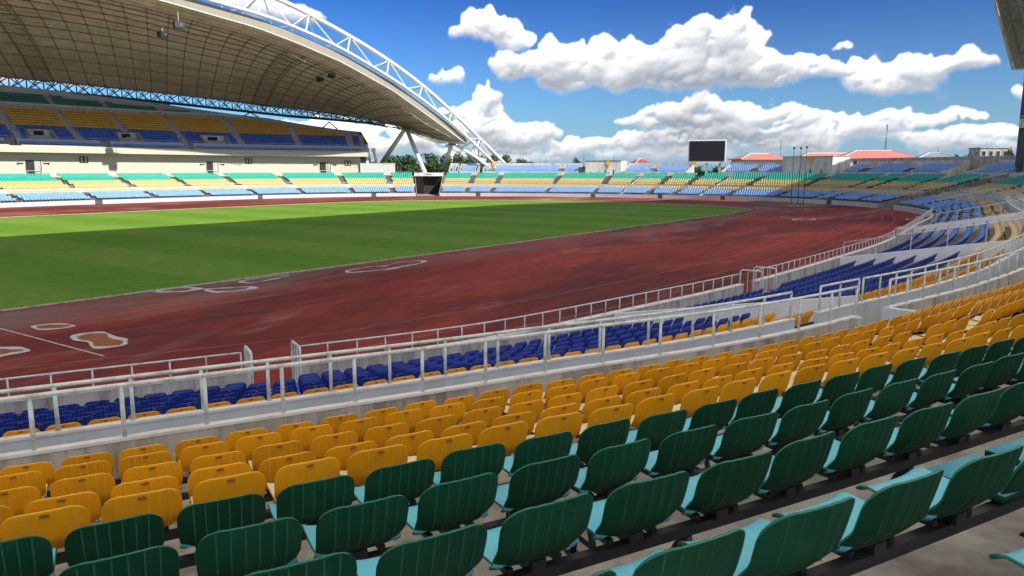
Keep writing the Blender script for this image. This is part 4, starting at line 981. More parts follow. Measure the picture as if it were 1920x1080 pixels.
# ------------------------------------------------------------------ far grandstand
GS0, GS1 = 228.1, SMAX-3          # right end (x=690) to beyond the left edge
def ztop(s):                      # crown of the back wall falls to the right
    T = [(226.0, 15.0), (230.6, 15.6), (241.6, 18.0), (256.6, 20.1), (275.4, 21.3), (284.5, 21.6), (400, 21.8)]
    for (a, za), (b, zb) in zip(T, T[1:]):
        if s <= b: return za+(zb-za)*max(0, (s-a))/(b-a)
    return T[-1][1]
BACK = 35.0
UROWS = [(20.6+.83*k, 10.9+.50*k, 'u_blue') for k in range(5)]+[(24.75+.83*k, 13.4+.52*k, 'u_yel') for k in range(7)]+[(31.4+.83*k, 17.9+.52*k, 'u_green') for k in range(4)]
wall('grandstand_wall', GS0+1.2, GS1, 19.3, 19.7, 4.2, 8.75, 'beige', 'long cream painted wall of the grandstand behind the lower seats', 'wall', step=1.5)
m = MB(); m.sweep(srange(GS0, GS1, 1.5), [(17.2, 8.7), (20.4, 8.7), (20.4, 9.85), (17.4, 9.85), (17.2, 9.75)]); tag(m.build('balcony_fascia', 'beige'), 'cream balcony front running along the grandstand', 'balcony')
# stepped upper deck
def updeck(s):
    zt = ztop(s); P_ = [(18.2, 9.8), (20.2, 9.8)]
    for k, (o, z, c) in enumerate(UROWS):
        z_ = min(z, zt-1.3); P_ += [(P_[-1][0], z_), (o+.14, z_)]
        if k == 11: P_ += [(o+.9, z_), (o+.9, min(z+1.3, zt-1.2))]
    P_ += [(BACK, P_[-1][1]), (BACK, 9.0), (18.2, 9.0)]
    return P_[::-1]
m = MB(); m.sweep(srange(GS0+.2, GS1, 1.5), updeck); tag(m.build('upper_terrace', 'conc_wall'), kind='structure')
wall('grandstand_back_wall', GS0, GS1, BACK-.2, BACK+.1, 8.5, ztop, 'white', 'white back wall at the top of the grandstand', 'wall', step=1.5)
radial('grandstand_end_wall', GS0, 19.5, BACK, 11.6, 15.2, 4.2, .4, 'white', 'white sloping side wall at the right end of the upper tier', capm='step')
UA = [230.6, 239.3, 248.4, 257.8, 267.4, 277.0, 286.8, 296.4, 306]
VOM = [252.6, 267.9, 283.2, 298.5]
for kk, (cn, mm) in enumerate((('royal blue', 'u_blue'), ('golden yellow', 'u_yel'), ('bottle green', 'u_green'))):
    rws = [(o, z) for o, z, c in UROWS if c == mm]
    S = far_rows(rws, GS0+1.0, GS1, [(a-.55, a+.55) for a in UA])
    def ok(t):
        if t[2] > ztop(t[4])-1.75: return False
        if mm == 'u_blue' and any(abs(t[4]-v) < 2.2 for v in VOM) and t[5] < 22.4: return False
        return True
    S = [t for t in S if ok(t)]
    me = instmesh('seats', FV, FF, FM, [(t[0], t[1], t[2]) for t in S], [t[3] for t in S], [mm]); tag(link(cn.replace(' ', '_')+'_seats', me), cn+' seat rows of the upper tier under the roof', 'seats', kind='stuff')
S = far_rows([(18.9, 9.86)], GS0+1, GS1, [(v-1.0+5, v+1.0+5) for v in VOM])
me = instmesh('seats', FV, FF, FM, [(t[0], t[1], t[2]) for t in S], [t[3] for t in S], ['f_blue']); tag(link('light_blue_seats', me), 'single sunlit light blue seat row on the balcony edge', 'seats', kind='stuff')  # paler than the blue rows behind: sunlight painted into the colour
S = far_rows([(18.2, 9.86)], GS0+1, GS1, [(v-1.0+5, v+1.0+5) for v in VOM])
tag(link('light_blue_seats', instmesh('seats', FV, FF, FM, [(t[0], t[1], t[2]) for t in S], [t[3] for t in S], ['f_blue'])), 'front light blue seat row just behind the balcony edge', 'seats', kind='stuff')  # same lit blue, the sun put into the seat colour
# low white walls in front of the blue block
cur = GS0+.3; i = 0
for v in sorted(VOM)+[GS1]:
    a, b = cur, min(GS1, v+4.2 if v != GS1 else GS1)
    wall('tier_wall', a, b, 19.45, 19.6, 9.8, 11.15, 'white', 'low white wall in front of the blue upper seats, %s from the right' % nth(i+1), cap='cap')
    wall('balcony_wall', a, b, 17.5, 17.62, 9.85, 10.0, 'white', 'thin white upstand on the balcony edge, %s from the right' % nth(i+1)); i += 1
    cur = v+5.8
wall('divider_wall', 245.5, GS1, 30.75, 30.95, 16, 18.2, 'white', 'white dividing wall between golden and green upper seats', cap='cap')
railing(GS0+.5, GS1, 19.2, 10.0, 11.5, 2.2, 'thin white rail in front of the blue upper seats', r=.03, rp=.03, far=True, group='far grandstand rails')
for i, v in enumerate(VOM):
    e = empty('stair_opening', 'grey stair opening cut into the blue upper seats, %s from the right' % nth(i+1), 'opening', group='stair openings in the upper tier')
    m = MB(); m.sweep([v-1.9, v, v+1.9], [(22.3, 11.4), (22.5, 11.4), (22.5, 13.0), (22.3, 13.0)]); m.build('back_panel', 'whiteb', e)
    for s in (v-2.0, v+2.0):
        q = MB(); pts = []
        for ss in (s-.12, s+.12):
            for o, z in ((19.5, 10), (22.4, 10), (22.4, 13.05), (21.6, 13.0), (19.5, 11.3)): pts.append((*PT(ss, o), z))
        q.add(pts, [(0,1,2,3,4), (9,8,7,6,5), (0,5,6,1), (1,6,7,2), (2,7,8,3), (3,8,9,4), (4,9,5,0)]); q.build('side_wall', 'conc_wall', e)
    m = MB(); m.sweep([v-.8, v+.8], [(22.22, 11.5), (22.29, 11.5), (22.29, 12.7), (22.22, 12.7)]); m.build('doorway', 'dark', e)  # dark sheet paints the shade inside the doorway
    m = MB(); m.sweep([v-1.9, v, v+1.9], [(22.0, 13.02), (22.6, 13.02), (22.6, 13.12), (22.0, 13.12)]); m.build('lintel', 'truss', e)
for i, a in enumerate(UA):
    m = MB(); P_ = [(20.2, 10.4)]; lastz = 10.4
    for o, z, c in UROWS:
        if z > ztop(a)-1.6: break
        P_ += [(o-.3, P_[-1][1]), (o-.3, z+.2), (o+.13, z+.2)]; lastz = z
    P_ += [(P_[-1][0], lastz-.5), (20.2, 9.9)]
    m.sweep([a-.5, a+.5], P_[::-1])
    tag(m.build('aisle_steps', 'concrete'), 'grey aisle steps up the upper tier, %s from the right' % nth(i+1), 'stairs', 'upper tier aisle stairs')
# doors and signs on the cream wall
for i, px in enumerate((609, 397, 62)):
    s = find_s(px, 19.3, 7, 225, 325); nm = ('right', 'middle', 'left')[i]
    e = empty('doorway', 'dark doorway in the cream grandstand wall, %s of three' % nm, 'doorway', (*PT(s, 19.28), 4.48), fout(s))
    m = MB(); m.box((0, 0, 1.45), (2.6, .06, 2.9)); m.build('opening', 'dark', e)  # dark slab stands in for the shade within
    for x in (-1.38, 1.38): m = MB(); m.box((x, -.03, 1.45), (.16, .12, 2.95)); m.build('jamb', 'white', e)
    m = MB(); m.box((.65, -.05, 1.45), (1.0, .06, 2.8)); m.build('inner_wall', 'conc_wall', e)
    m = MB(); m.tube((-1.2, -.25, 1.0), (1.2, -.25, 1.0), .04, 6); m.tube((-1.2, -.25, 0), (-1.2, -.25, 1.0), .04, 6); m.tube((1.2, -.25, 0), (1.2, -.25, 1.0), .04, 6); m.build('guard_rail', 'rail', e)
    for x in (-2.1, 2.1):
        m = MB(); m.tube((x-.5, -.12, 2.35), (x+.5, -.12, 2.35), .07, 6); m.box((x*1.18, -.2, 2.35), (.25, .25, .2)); m.build('lamp_bracket', 'black', e)
for i, px in enumerate((652, 466, 157)):
    s = find_s(px, 19.3, 7, 225, 325); py = (306, 303, 298)[i]
    e = empty('seat_block_sign', 'black square sign with white marks on the cream wall, %s of three' % ('right', 'middle', 'left')[i], 'sign', (*PT(s, 19.24), 7.55 if i else 7.2), fout(s))
    m = MB(); m.box((0, 0, 0), (1.5, .08, 1.15)); m.build('panel', 'black', e)
    for x, z in ((-.35, .22), (-.35, -.22), (.35, .22), (.35, -.22)): m = MB(); m.box((x, -.05, z), (.28, .03, .3)); m.build('mark', 'signwhite', e)
# blank building end right of the grandstand and slim white fins
e = empty('stair_block', 'plain white block at the right end of the grandstand', 'building')
m = MB(); m.sweep(srange(223.4, 229.4, 1), [(18.6, 4.0), (22.5, 4.0), (22.5, 7.1), (18.6, 7.1)]); m.build('body', 'white', e)
m = MB(); m.sweep(srange(223.3, 229.5, 1), [(18.5, 7.102), (22.6, 7.102), (22.6, 7.2), (18.5, 7.2)]); m.build('coping', 'cap', e)
for i, s in enumerate((226.2, 227.2)):
    m = MB(); P_ = [(*PT(s, 24), 6.5), (*PT(s+.2, 24), 8.5), (*PT(s+.5, 24), 10.2)]
    m.pipe(P_, .32, 8); m.box((*PT(s+.5, 24), 10.4), (1.0, .6, .9), facing(s)); tag(m.build('white_fin', 'signwhite'), 'slim white concrete fin beside the right end of the grandstand, %s' % ('right one', 'left one')[i], 'pillar')
wall('promenade_railing', 220.6, 223.6, 19.0, 19.15, 4.6, 5.35, 'truss', 'dark low railing above the far tunnel before the trees', 'railing')
m = MB(); m.sweep(srange(214.6, GS1, 1.5), [(18.6, -.03), (19.35, -.03), (19.35, 4.3), (18.6, 4.3)][::-1]); tag(m.build('promenade', 'conc_wall'), kind='structure')

# ------------------------------------------------------------------ roofs
def lerp(a, b, t): return a+(b-a)*t
def interp(T, x):
    if x <= T[0][0]: return T[0][1]
    for (a, ya), (b, yb) in zip(T, T[1:]):
        if x <= b: return ya+(yb-ya)*(x-a)/(b-a)
    return T[-1][1]
def smooth_tab(T): return resample(catmull(T, 12), .5)
EA = 118.0
# (along E1, z) of the edge lining, lower tube and upper tube, read off the place where the arch stands
half = [(49.5, 32.9), (60, 32.65), (68.4, 32.1), (85.0, 30.6), (94.2, 29.0), (104.5, 26.8), (118.1, 22.6), (129.3, 17.9), (143.1, 11.9)]
low = [(99-a, z) for a, z in reversed(half[1:])]+half; low = low[1:]
halfu = [(49.5, 34.6), (60, 34.35), (70, 33.85), (85.1, 32.7), (92.7, 31.6), (103.9, 29.1), (116.3, 25.1), (125.7, 21.5), (134.8, 17.3), (144.5, 12.2), (154.6, 6.3), (160, 3.2), (165, .0)]
halft = [(49.5, 39.6), (60, 39.2), (75, 38.2), (90.2, 36.0), (98.1, 34.2), (108.9, 31.2), (119.4, 27.6), (129.2, 23.4), (138.0, 18.8), (147.0, 13.8), (158.3, 7.2), (166, 2.4), (169, .4)]
upc = [(99-a, z) for a, z in reversed(halfu[1:])]+halfu
topc = [(99-a, z) for a, z in reversed(halft[1:])]+halft
XR = 143.1; XL = 99-143.1+35
# rear edge as a space curve, parameter = image side order from right tip to left
rear = [(221.4, 22.0, 15.9), (226.0, 31, 18.0), (230.7, 35, 19.4), (236.8, 35, 20.5), (243.2, 35, 21.3), (256.9, 35, 22.5), (271.0, 35, 22.95), (284.9, 35, 23.2), (300, 35, 23.3), (322, 35, 23.0)]
rc_ = resample(catmull([(*PT(s, o), z) for s, o, z in rear], 10), 1.0)
fc_ = resample([(*EE(a, EA), z) for a, z in reversed(low) if a > XL-20], 1.0)
def along(C, t):
    f = t*(len(C)-1); i = min(len(C)-2, int(f)); u = f-i; return tuple(lerp(C[i][k], C[i+1][k], u) for k in range(3))
def roof(nm, FC, RC, NU, NV, label, depth=1.5, members=True, single=False):
    """double layer space-frame shell between a front edge and a rear edge"""
    e = empty(nm, label, 'roof')
    def S(t, w):
        a = along(RC, t); b = along(FC, t); h = math.sin(w*math.pi/2)**.82
        return Vector((lerp(a[0], b[0], w), lerp(a[1], b[1], w), lerp(a[2], b[2], h)+1.2*math.sin(w*math.pi)*min(1, 6*t)))
    G = [[S(i/NU, j/NV) for j in range(NV+1)] for i in range(NU+1)]
    m = MB()
    vs = [tuple(G[i][j]) for i in range(NU+1) for j in range(NV+1)]; n = NV+1
    m.add(vs, [(i*n+j, i*n+j+1, (i+1)*n+j+1, (i+1)*n+j) for i in range(NU) for j in range(NV)])
    if single: m.m = [1 if k < 9*NV else 0 for k in range(len(m.f))]
    lin = m.build('lining', ['membrane', 'greylining'] if single else 'ceiling', e)
    if not single: m = MB(); m.add([(x, y, z+.35) for x, y, z in vs], [(i*n+j, (i+1)*n+j, (i+1)*n+j+1, i*n+j+1) for i in range(NU) for j in range(NV)]); m.build('roof_skin', 'roofskin', e)
    if members:
        up, lo, web = MB(), MB(), MB()
        B = {}
        for i in range(NU):
            for j in range(NV):
                c = (G[i][j]+G[i+1][j]+G[i][j+1]+G[i+1][j+1])/4; nn = (G[i+1][j]-G[i][j]).cross(G[i][j+1]-G[i][j]).normalized()
                if nn.z > 0: nn = -nn
                taper = min(1, i/4+.25)
                B[i, j] = c+nn*depth*taper
        for i in range(NU+1):
            for j in range(NV+1):
                p = G[i][j]-Vector((0, 0, .08))
                if i < NU: up.tube(p, G[i+1][j]-Vector((0, 0, .08)), .06, 3, caps=False)
                if j < NV: up.tube(p, G[i][j+1]-Vector((0, 0, .08)), .05, 3, caps=False)
        for (i, j), p in B.items():
            if (i+1, j) in B: lo.tube(p, B[i+1, j], .12, 4, caps=False)
            if (i, j+1) in B: lo.tube(p, B[i, j+1], .12, 4, caps=False)
            for a, b in ((i, j), (i+1, j), (i, j+1), (i+1, j+1)): web.tube(p, G[a][b], .05, 3, caps=False)
            lo.box(p, (.34, .34, .34))
        for nmx, mm in (('upper_grid', up), ('lower_grid', lo), ('web_members', web)): tag(mm.build(nmx, 'chord' if nmx == 'lower_grid' else 'lattice', e), kind='stuff')
        # deeper transverse arch ribs
        for ti in RIBS:
            q = MB(); P1 = []; P2 = []; i = int(ti*NU)
            for j in range(NV):
                if (i, j) in B: P1.append(B[i, j]+Vector((0, 0, -.9))); P2.append(B[min(NU-1, i+1), j]+Vector((0, 0, -.5)))
            if len(P1) > 2:
                q.pipe(P1, .11, 5); q.pipe(P2, .09, 5)
                for k in range(len(P1)): q.tube(P1[k], P2[k], .06, 4); q.tube(P1[k], B[i, k], .06, 4); q.tube(P2[k], B[i, k], .06, 4)
                for k in range(len(P1)-1): q.tube(P1[k], P2[k+1], .05, 4)
                q.build('arch_rib', 'chord', e)
    return e, G
RIBS = [.30, .62]
far_roof, FG = roof('grandstand_roof', fc_, rc_, 42, 12, 'huge curved beige lattice roof over the far grandstand')
# front edge band with its small verticals
def edge_band(e, C, dz, mname='lattice', every=3, out=(0, 0)):
    m = MB(); P1 = [(p[0]+out[0]*.6, p[1]+out[1]*.6, p[2]-.05) for p in C]; P2 = [(p[0]+out[0], p[1]+out[1], p[2]+dz) for p in C]; m.pipe(P1[::3], .10, 6); o1 = m.build('edge_tube', 'arch', e, True)
    m = MB(); m.add([tuple(p) for p in P1]+[(p[0], p[1], p[2]) for p in P2], [(i, i+1, len(P1)+i+1, len(P1)+i) for i in range(len(P1)-1)]); m.build('edge_lining', 'fascia', e)
    m = MB(); m.pipe([(p[0]-out[0]*.3, p[1]-out[1]*.3, p[2]+.9) for p in P1][::3], .05, 5); m.build('edge_rail', 'arch', e)
    md = MB(); md.tube((-out[0]*.25, -out[1]*.25, -.1), (out[0]*.1, out[1]*.1, dz+.05), .06, 5); mesh = md.data('edge_post', ['arch'])
    for i in range(0, len(P1), every):
        l = link('edge_post', mesh, e); l.location = P1[i]
edge_band(far_roof, [p for p in fc_], 1.55, out=(-E2[0]*.5, -E2[1]*.5))
# white arch truss on top of the edge
ar = empty('arch_truss', 'white tubular arch truss carrying the grandstand roof', 'arch')
def curve3(T, ea, lo_=None): return resample(catmull([(*EE(a, ea), z) for a, z in T], 10), .8)
TOPC = curve3([p for p in topc if p[0] > -42], EA-.6); C1 = curve3([p for p in upc if p[0] > -42], EA-1.2); C2 = curve3([(a-.8, z+.3) for a, z in upc if a > -42], EA+4.2)
for nmx, C, r in (('top_chord', TOPC, .44), ('front_chord', C1, .32), ('rear_chord', C2, .30)):
    m = MB(); m.pipe(C[::2], r, 10); m.build(nmx, 'arch', ar, True)
def at_e1(C, a):
    return min(C, key=lambda p: abs(p[0]*E1[0]+p[1]*E1[1]-a))
nodes_a = [-36+10.2*k for k in range(20)]
for a in nodes_a:
    if a > 160: break
    t = at_e1(TOPC, a)
    for C in (C1, C2):
        m = MB(); m.tube(t, at_e1(C, a-1.5), .17, 6); m.build('strut', 'arch', ar)
        m = MB(); m.tube(t, at_e1(C, a+5.1), .12, 6); m.build('strut', 'arch', ar)
    m = MB(); m.tube(at_e1(C1, a+5.1), at_e1(C2, a+5.1), .10, 6); m.build('strut', 'arch', ar)
    m = MB(); m.tube(t, at_e1(C1, a-5.1), .10, 6); m.build('strut', 'arch', ar)
# rear truss under the rear edge
rt = empty('rear_truss', 'dark steel truss under the rear edge of the grandstand roof', 'truss')
RT = rc_[8:]
hgt = lambda i: 2.15 if i > 25 else .9+1.25*i/25
for dx, r in ((0, .16), (2.0, .13)):
    pass
top = [Vector(p) for p in RT]; nout = [Vector((E2[0], E2[1], 0)) for _ in RT]
botm = [Vector((p[0], p[1], p[2]-hgt(i))) for i, p in enumerate(RT)]
top2 = [p+Vector((E2[0]*2.2, E2[1]*2.2, .2)) for p in top]; bot2 = [p+Vector((E2[0]*2.0, E2[1]*2.0, .5)) for p in botm]
for nmx, P_, r in (('top_chord', top, .2), ('bottom_chord', botm, .22), ('rear_chord', bot2, .16)):
    m = MB(); m.pipe([tuple(p) for p in P_[::2]], r, 6); m.build(nmx, 'truss', rt)
k = 0
for i in range(0, len(top)-3, 3):
    m = MB(); m.tube(top[i], botm[i], .13, 5); m.build('web_member', 'truss', rt)
    m = MB(); m.tube(top[i], botm[i+3], .12, 5); m.tube(botm[i], top[i+3], .12, 5); m.build('web_member', 'truss', rt)
    m = MB(); m.tube(top[i+1], bot2[i+2], .09, 5); m.tube(bot2[i], top[i+2], .09, 5); m.build('web_member', 'truss', rt)
# supports
def vsup(tip, feet, r, label, m_='arch'):
    e = empty('roof_support', label, 'column')
    for f in feet: m = MB(); m.tube(f, tip, r, 12, r2=r*.75); m.build('leg', m_, e, True)
    m = MB(); m.box(tip, (r*2.4, r*2.4, r*1.6)); m.build('head', 'truss', e)
tipz = lambda px, py, D: pix(px, py, D)
vsup(pix(761, 239, 184.4), [pix(716, 306, 190), pix(803, 340, 181)], .62, 'big V-shaped steel column under the right end of the roof', 'rail')
vsup(pix(848, 268, 186), [pix(833, 312, 192)], .6, 'short leaning steel column left of the arch foot', 'rail')
for px, py in ((617, 228), (470, 212), (305, 186), (150, 175)):
    s = find_s(px, 35, 18, 225, 325); z = ztop(s); zt_ = interp([(a[0], a[2]) for a in rear], s)-2.2
    p = PT(s, 35); q1 = PT(s-1.1, 34.9); q2 = PT(s+1.1, 34.9)
    vsup((*p, zt_), [(*q1, z-.2), (*q2, z-.2)], .16, 'small dark V strut between back wall and roof truss near the %s' % {617: 'right end', 470: 'centre right', 305: 'centre', 150: 'left'}[px], 'truss')
# thin bracing from V column to the arch foot
e = empty('roof_bracing', 'thin steel bracing lines from the column head down to the arch foot', 'bracing')
a0 = pix(761, 239, 184.4); a1 = pix(912, 300, 190)
for dz, w_ in ((0, .16), (-1.2, .12), (-2.2, .10)):
    m = MB(); m.tube((a0[0], a0[1], a0[2]+dz*.4), (a1[0], a1[1], a1[2]+dz*.2), w_, 6); m.build('tube', 'rail', e)
for k in range(9):
    t = (k+.5)/9; m = MB(); p = Vector(a0).lerp(Vector(a1), t); m.tube(p, p+Vector((1.2, .6, -.7)), .07, 5); m.build('tie', 'rail', e)
m = MB(); m.tube(pix(845, 266, 186), pix(893, 295, 187), .34, 8); m.tube(pix(893, 295, 187), pix(915, 312, 187), .34, 8); m.tube(pix(893, 295, 187), pix(889, 262, 187), .2, 8); m.tube(pix(889, 262, 187), pix(885, 290, 187), .16, 8); m.build('low_tube', 'arch', e)
# loudspeakers and floodlights hanging under the roof
for px, py, D, sz, nm in ((305, 65, 128, 1.1, 'left one of the big pair'), (335, 47, 127, 1.2, 'right one of the big pair'), (600, 149, 165, 1.0, 'left one of the distant three'), (622, 142, 166, 1.1, 'middle one of the distant three'), (654, 145, 168, .9, 'right one of the distant three')):
    x, y, z = pix(px, py, D)
    e = empty('loudspeaker', 'black loudspeaker hanging under the lattice roof, '+nm, 'loudspeaker', (x, y, z), random.uniform(.2, .8))
    m = MB(); m.box((0, 0, 0), (sz*1.25, sz*.9, sz*.85)); m.build('cabinet', 'black', e)
    m = MB(); m.box((.2, -sz*.48, 0), (sz*.5, .05, sz*.4)); m.build('grille', 'truss', e)
    m = MB(); m.tube((0, 0, sz*.4), (0, 0, sz*.4+2.2), .05, 5); m.build('hanger', 'lattice', e)

# near roof over our own stand: casts the shade that lies over the near half of the ground
nf = [(-60, 28), (-40, 31.6), (0, 34), (25, 34.1), (50, 34.2), (70, 34.5), (96, 34.0), (108, 33.2), (118, 33.4), (126, 34.0), (130, 34.7), (131.3, 29.7), (132.4, 25), (133.6, 20.1)]
nr_ = [(-60, 17), (0, 22), (60, 22), (100, 22.5), (118, 20), (128, 18.5), (133, 17.5)]
ne = [(100, 26), (108, 23), (118, 18), (126, 14), (130, 11.3), (131.3, 9.8), (132.4, 8.4), (133.6, 6.8)]
NF = resample(catmull([(*EE(a, interp(ne, a)), z) for a, z in reversed(nf)], 8), 1.5)
NR_ = resample(catmull([(*EE(a, -30 if a < 60 else -30+(a-60)*.12), z) for a, z in reversed(nr_)], 8), 1.5)
near_roof, NG = roof('near_roof', NF, NR_, 44, 12, 'end of the lattice roof over the near stand at the top right corner', depth=1.3, single=True)
edge_band(near_roof, NF, 1.6, out=(E2[0]*.5, E2[1]*.5))
# unseen pieces added for bounce light and shade
m = MB(); m.sweep(srange(-40, 90, 3), [(19, -.03), (90, -.05), (90, -.04), (19, -.02)]); tag(m.build('plaza', 'plaza'), kind='structure')  # unseen pale ground added to reflect sun onto the near seats
m = MB(); G_ = []
for i in range(9):
    for j in range(7):
        a = 126+40*i/8; w_ = j/6; x, y = EE(a, 1.5-33*w_); G_.append((x, y, 33.5-13*w_**1.6-.02*max(0, a-140)))
m.add(G_, [(i*7+j, i*7+j+1, (i+1)*7+j+1, (i+1)*7+j) for i in range(8) for j in range(6)]); m.build('roof_wing', 'membrane', near_roof)  # out-of-view panel added to shade the right of the end stand
# pier carrying the near roof at the right edge
e = empty('roof_pier', 'dark steel pier carrying the near roof at the right edge of the photo', 'column')
t0 = pix(1921, 128, 112); t1 = pix(1913, 292, 112)
m = MB(); m.tube((t1[0], t1[1], 0), (t1[0], t1[1], t1[2]+12), .55, 10); m.tube((t1[0], t1[1], t1[2]+12), (t0[0]+1, t0[1]-.6, t0[2]+1.5), .55, 10, r2=.7); m.build('leg', 'truss', e, True)
m = MB(); m.tube((t1[0]+2.2, t1[1]-1.4, 0), (t0[0]+2.0, t0[1]-1.3, t0[2]+2), .45, 10); m.build('leg', 'conc_wall', e, True)
c = pix(1918, 232, 112); m = MB(); m.box((c[0]+.6, c[1]-.4, c[2]), (3.4, 2.2, 1.3), R(28)); m.build('platform', 'rail', e)
m = MB(); m.tube((c[0]-1.5, c[1]-.5, c[2]+1.0), (c[0]+2, c[1]-2.0, c[2]+1.0), .05, 6); m.build('platform_rail', 'rail', e)

# ------------------------------------------------------------------ buildings outside
def house(nm, label, cat, px, D, w, dp, h_e, h_r, rz, wall_m, roof_m, floors=2, ncol=8, z0=0, hip=.35, over=.8, side_win=2):
    x, y, _ = pix(px, 300, D); e = empty(nm, label, cat, (x, y, 0), rz)
    m = MB(); m.box((0, 0, (z0+h_e)/2), (w, dp, h_e-z0)); wl = m.build('wall', wall_m, e)
    if roof_m:
        m = MB(); W, Dp = w/2+over, dp/2+over; rl = W-Dp if W > Dp else W*.2; rl = max(rl, .5)
        vs = [(-W, -Dp, h_e), (W, -Dp, h_e), (W, Dp, h_e), (-W, Dp, h_e), (-rl, 0, h_r), (rl, 0, h_r)]
        vs += [(a, b, c-.25) for a, b, c in vs[:4]]
        m.add(vs, [(0,1,5,4), (1,2,5), (2,3,4,5), (3,0,4), (6,7,1,0), (7,8,2,1), (8,9,3,2), (9,6,0,3), (9,8,7,6)])
        rf = m.build('roof', roof_m, e)
        m = MB()
        for sx in (-1, 1):
            for sy in (-1, 1): m.tube((sx*W, sy*Dp, h_e+.05), (sx*rl, 0, h_r+.05), .12, 4)
        m.tube((-rl, 0, h_r+.06), (rl, 0, h_r+.06), .14, 4); m.build('ridge', 'cap', rf)
    fh = (h_e-z0)/floors
    for f in range(floors):
        zc = z0+fh*(f+.52)
        if zc < 3: continue
        for c_ in range(ncol):
            xx = -w/2+w*(c_+.5)/ncol
            fr = MB(); fr.box((xx, -dp/2-.02, zc), (w/ncol*.62, .12, fh*.52)); fo = fr.build('window', 'cap' if wall_m != 'cap' else 'step', e)
            g_ = MB(); g_.box((xx, -dp/2-.09, zc), (w/ncol*.48, .06, fh*.42)); g_.build('pane', 'glass', fo)
        for c_ in range(side_win):
            yy = -dp/2+dp*(c_+.5)/side_win
            for sx in (-1, 1):
                fr = MB(); fr.box((sx*(w/2+.02), yy, zc), (.12, 1.4, fh*.5)); fo = fr.build('window', 'cap', e)
                g_ = MB(); g_.box((sx*(w/2+.09), yy, zc), (.06, 1.1, fh*.4)); g_.build('pane', 'glass', fo)
    return e
HR = AZ-R(90)
house('school_building', 'white building with faded red hip roof right of the scoreboard', 'building', 1424, 235, 14.5, 9, 8.9, 10.6, HR+.1, 'white', 'redroof', 3, 8)
house('school_building', 'long white building with faded red hip roof behind the lattice mast', 'building', 1638, 250, 23, 12, 9.4, 11.9, HR-.12, 'white', 'redroof', 3, 9)
house('school_building', 'low cream wing with red roof behind the flagpole block house', 'building', 1552, 262, 24, 10, 9.2, 11.3, HR+.05, 'beige', 'redroof', 3, 9)
house('distant_house', 'small dark red hip roof behind the end stand left of the scoreboard', 'house', 1201, 270, 7.5, 7, 7.4, 9.5, HR+.3, 'beige', 'redroof2', 2, 4)
house('distant_hall', 'grey-blue sheet roofed hall at right behind the end stand', 'hall', 1752, 210, 11.5, 9, 8.1, 10.3, HR-.3, 'beige', 'greyroof', 2, 4)
e = house('unfinished_building', 'grey unfinished concrete building with open floors at far right', 'building', 1852, 200, 7.0, 6, 11.2, 0, HR-.1, 'conc_wall', None, 4, 4)
m = MB(); m.box((0, 0, 11.3), (7.4, 6.4, .25)); m.build('roof_slab', 'conc_wall', e)
m = MB(); m.box((4.2, -.5, 9.0), (1.6, 4, 4.2)); m.build('side_bay', 'beige', e)
house('distant_house', 'tiny orange-red roof among the trees by the V column', 'house', 694, 290, 7, 7, 6.6, 9.0, HR+.2, 'beige', 'redroof', 2, 3)
house('distant_house', 'low pale roof among the trees behind the V column', 'house', 745, 262, 9, 7, 6.0, 7.8, HR-.1, 'beige', 'conc_wall', 1, 3)
house('distant_house', 'low dark roof behind the trees beyond the far tunnel', 'house', 765, 300, 10, 7, 6.0, 7.4, HR-.3, 'white', 'greyroof', 1, 3)
# ------------------------------------------------------------------ masts
def mast(label, px, pyt, D, w, lattice=True):
    x, y, z = pix(px, pyt, D); e = empty('antenna_mast', label, 'mast', (x, y, 0))
    if lattice:
        for k in range(3):
            t = 2*math.pi*k/3; m = MB(); m.tube((w*math.cos(t), w*math.sin(t), 0), (w*.35*math.cos(t), w*.35*math.sin(t), z), .07, 4); m.build('leg', 'truss', e)
        m = MB(); n = int(z/1.2)
        for i in range(n):
            for k in range(3):
                t = 2*math.pi*k/3; u = 2*math.pi*(k+1)/3; r0 = w*(1-.65*i/n); r1 = w*(1-.65*(i+1)/n)
                m.tube((r0*math.cos(t), r0*math.sin(t), z*i/n), (r1*math.cos(u), r1*math.sin(u), z*(i+1)/n), .04, 3)
        m.build('bracing', 'truss', e)
        for dx in (-.5, .5): m = MB(); m.tube((dx, 0, z-5), (dx, 0, z-1.5), .09, 6); m.build('antenna', 'signwhite', e)
    else:
        m = MB(); m.tube((0, 0, 0), (0, 0, z), .16, 6, r2=.06); m.build('pole', 'truss', e)
        m = MB(); m.tube((-1.1, 0, z*.8), (1.1, 0, z*.8), .05, 5); m.build('crossarm', 'truss', e)
mast('tall thin lattice mast behind the red roofed building', 1664, 233, 300, .6)
mast('thin pole with cross arm right of the first red roof', 1465, 259, 270, .3, False)
mast('thin pole left of the weathered block house', 1095, 286, 240, .3, False)
mast('faint thin pole in front of the clouds right of the arch foot', 1023, 292, 260, .3, False)
mast('very thin pole above the weathered block house', 1151, 288, 250, .2, False)
mast('small pole on the grey-blue roof', 1759, 277, 212, .2, False)
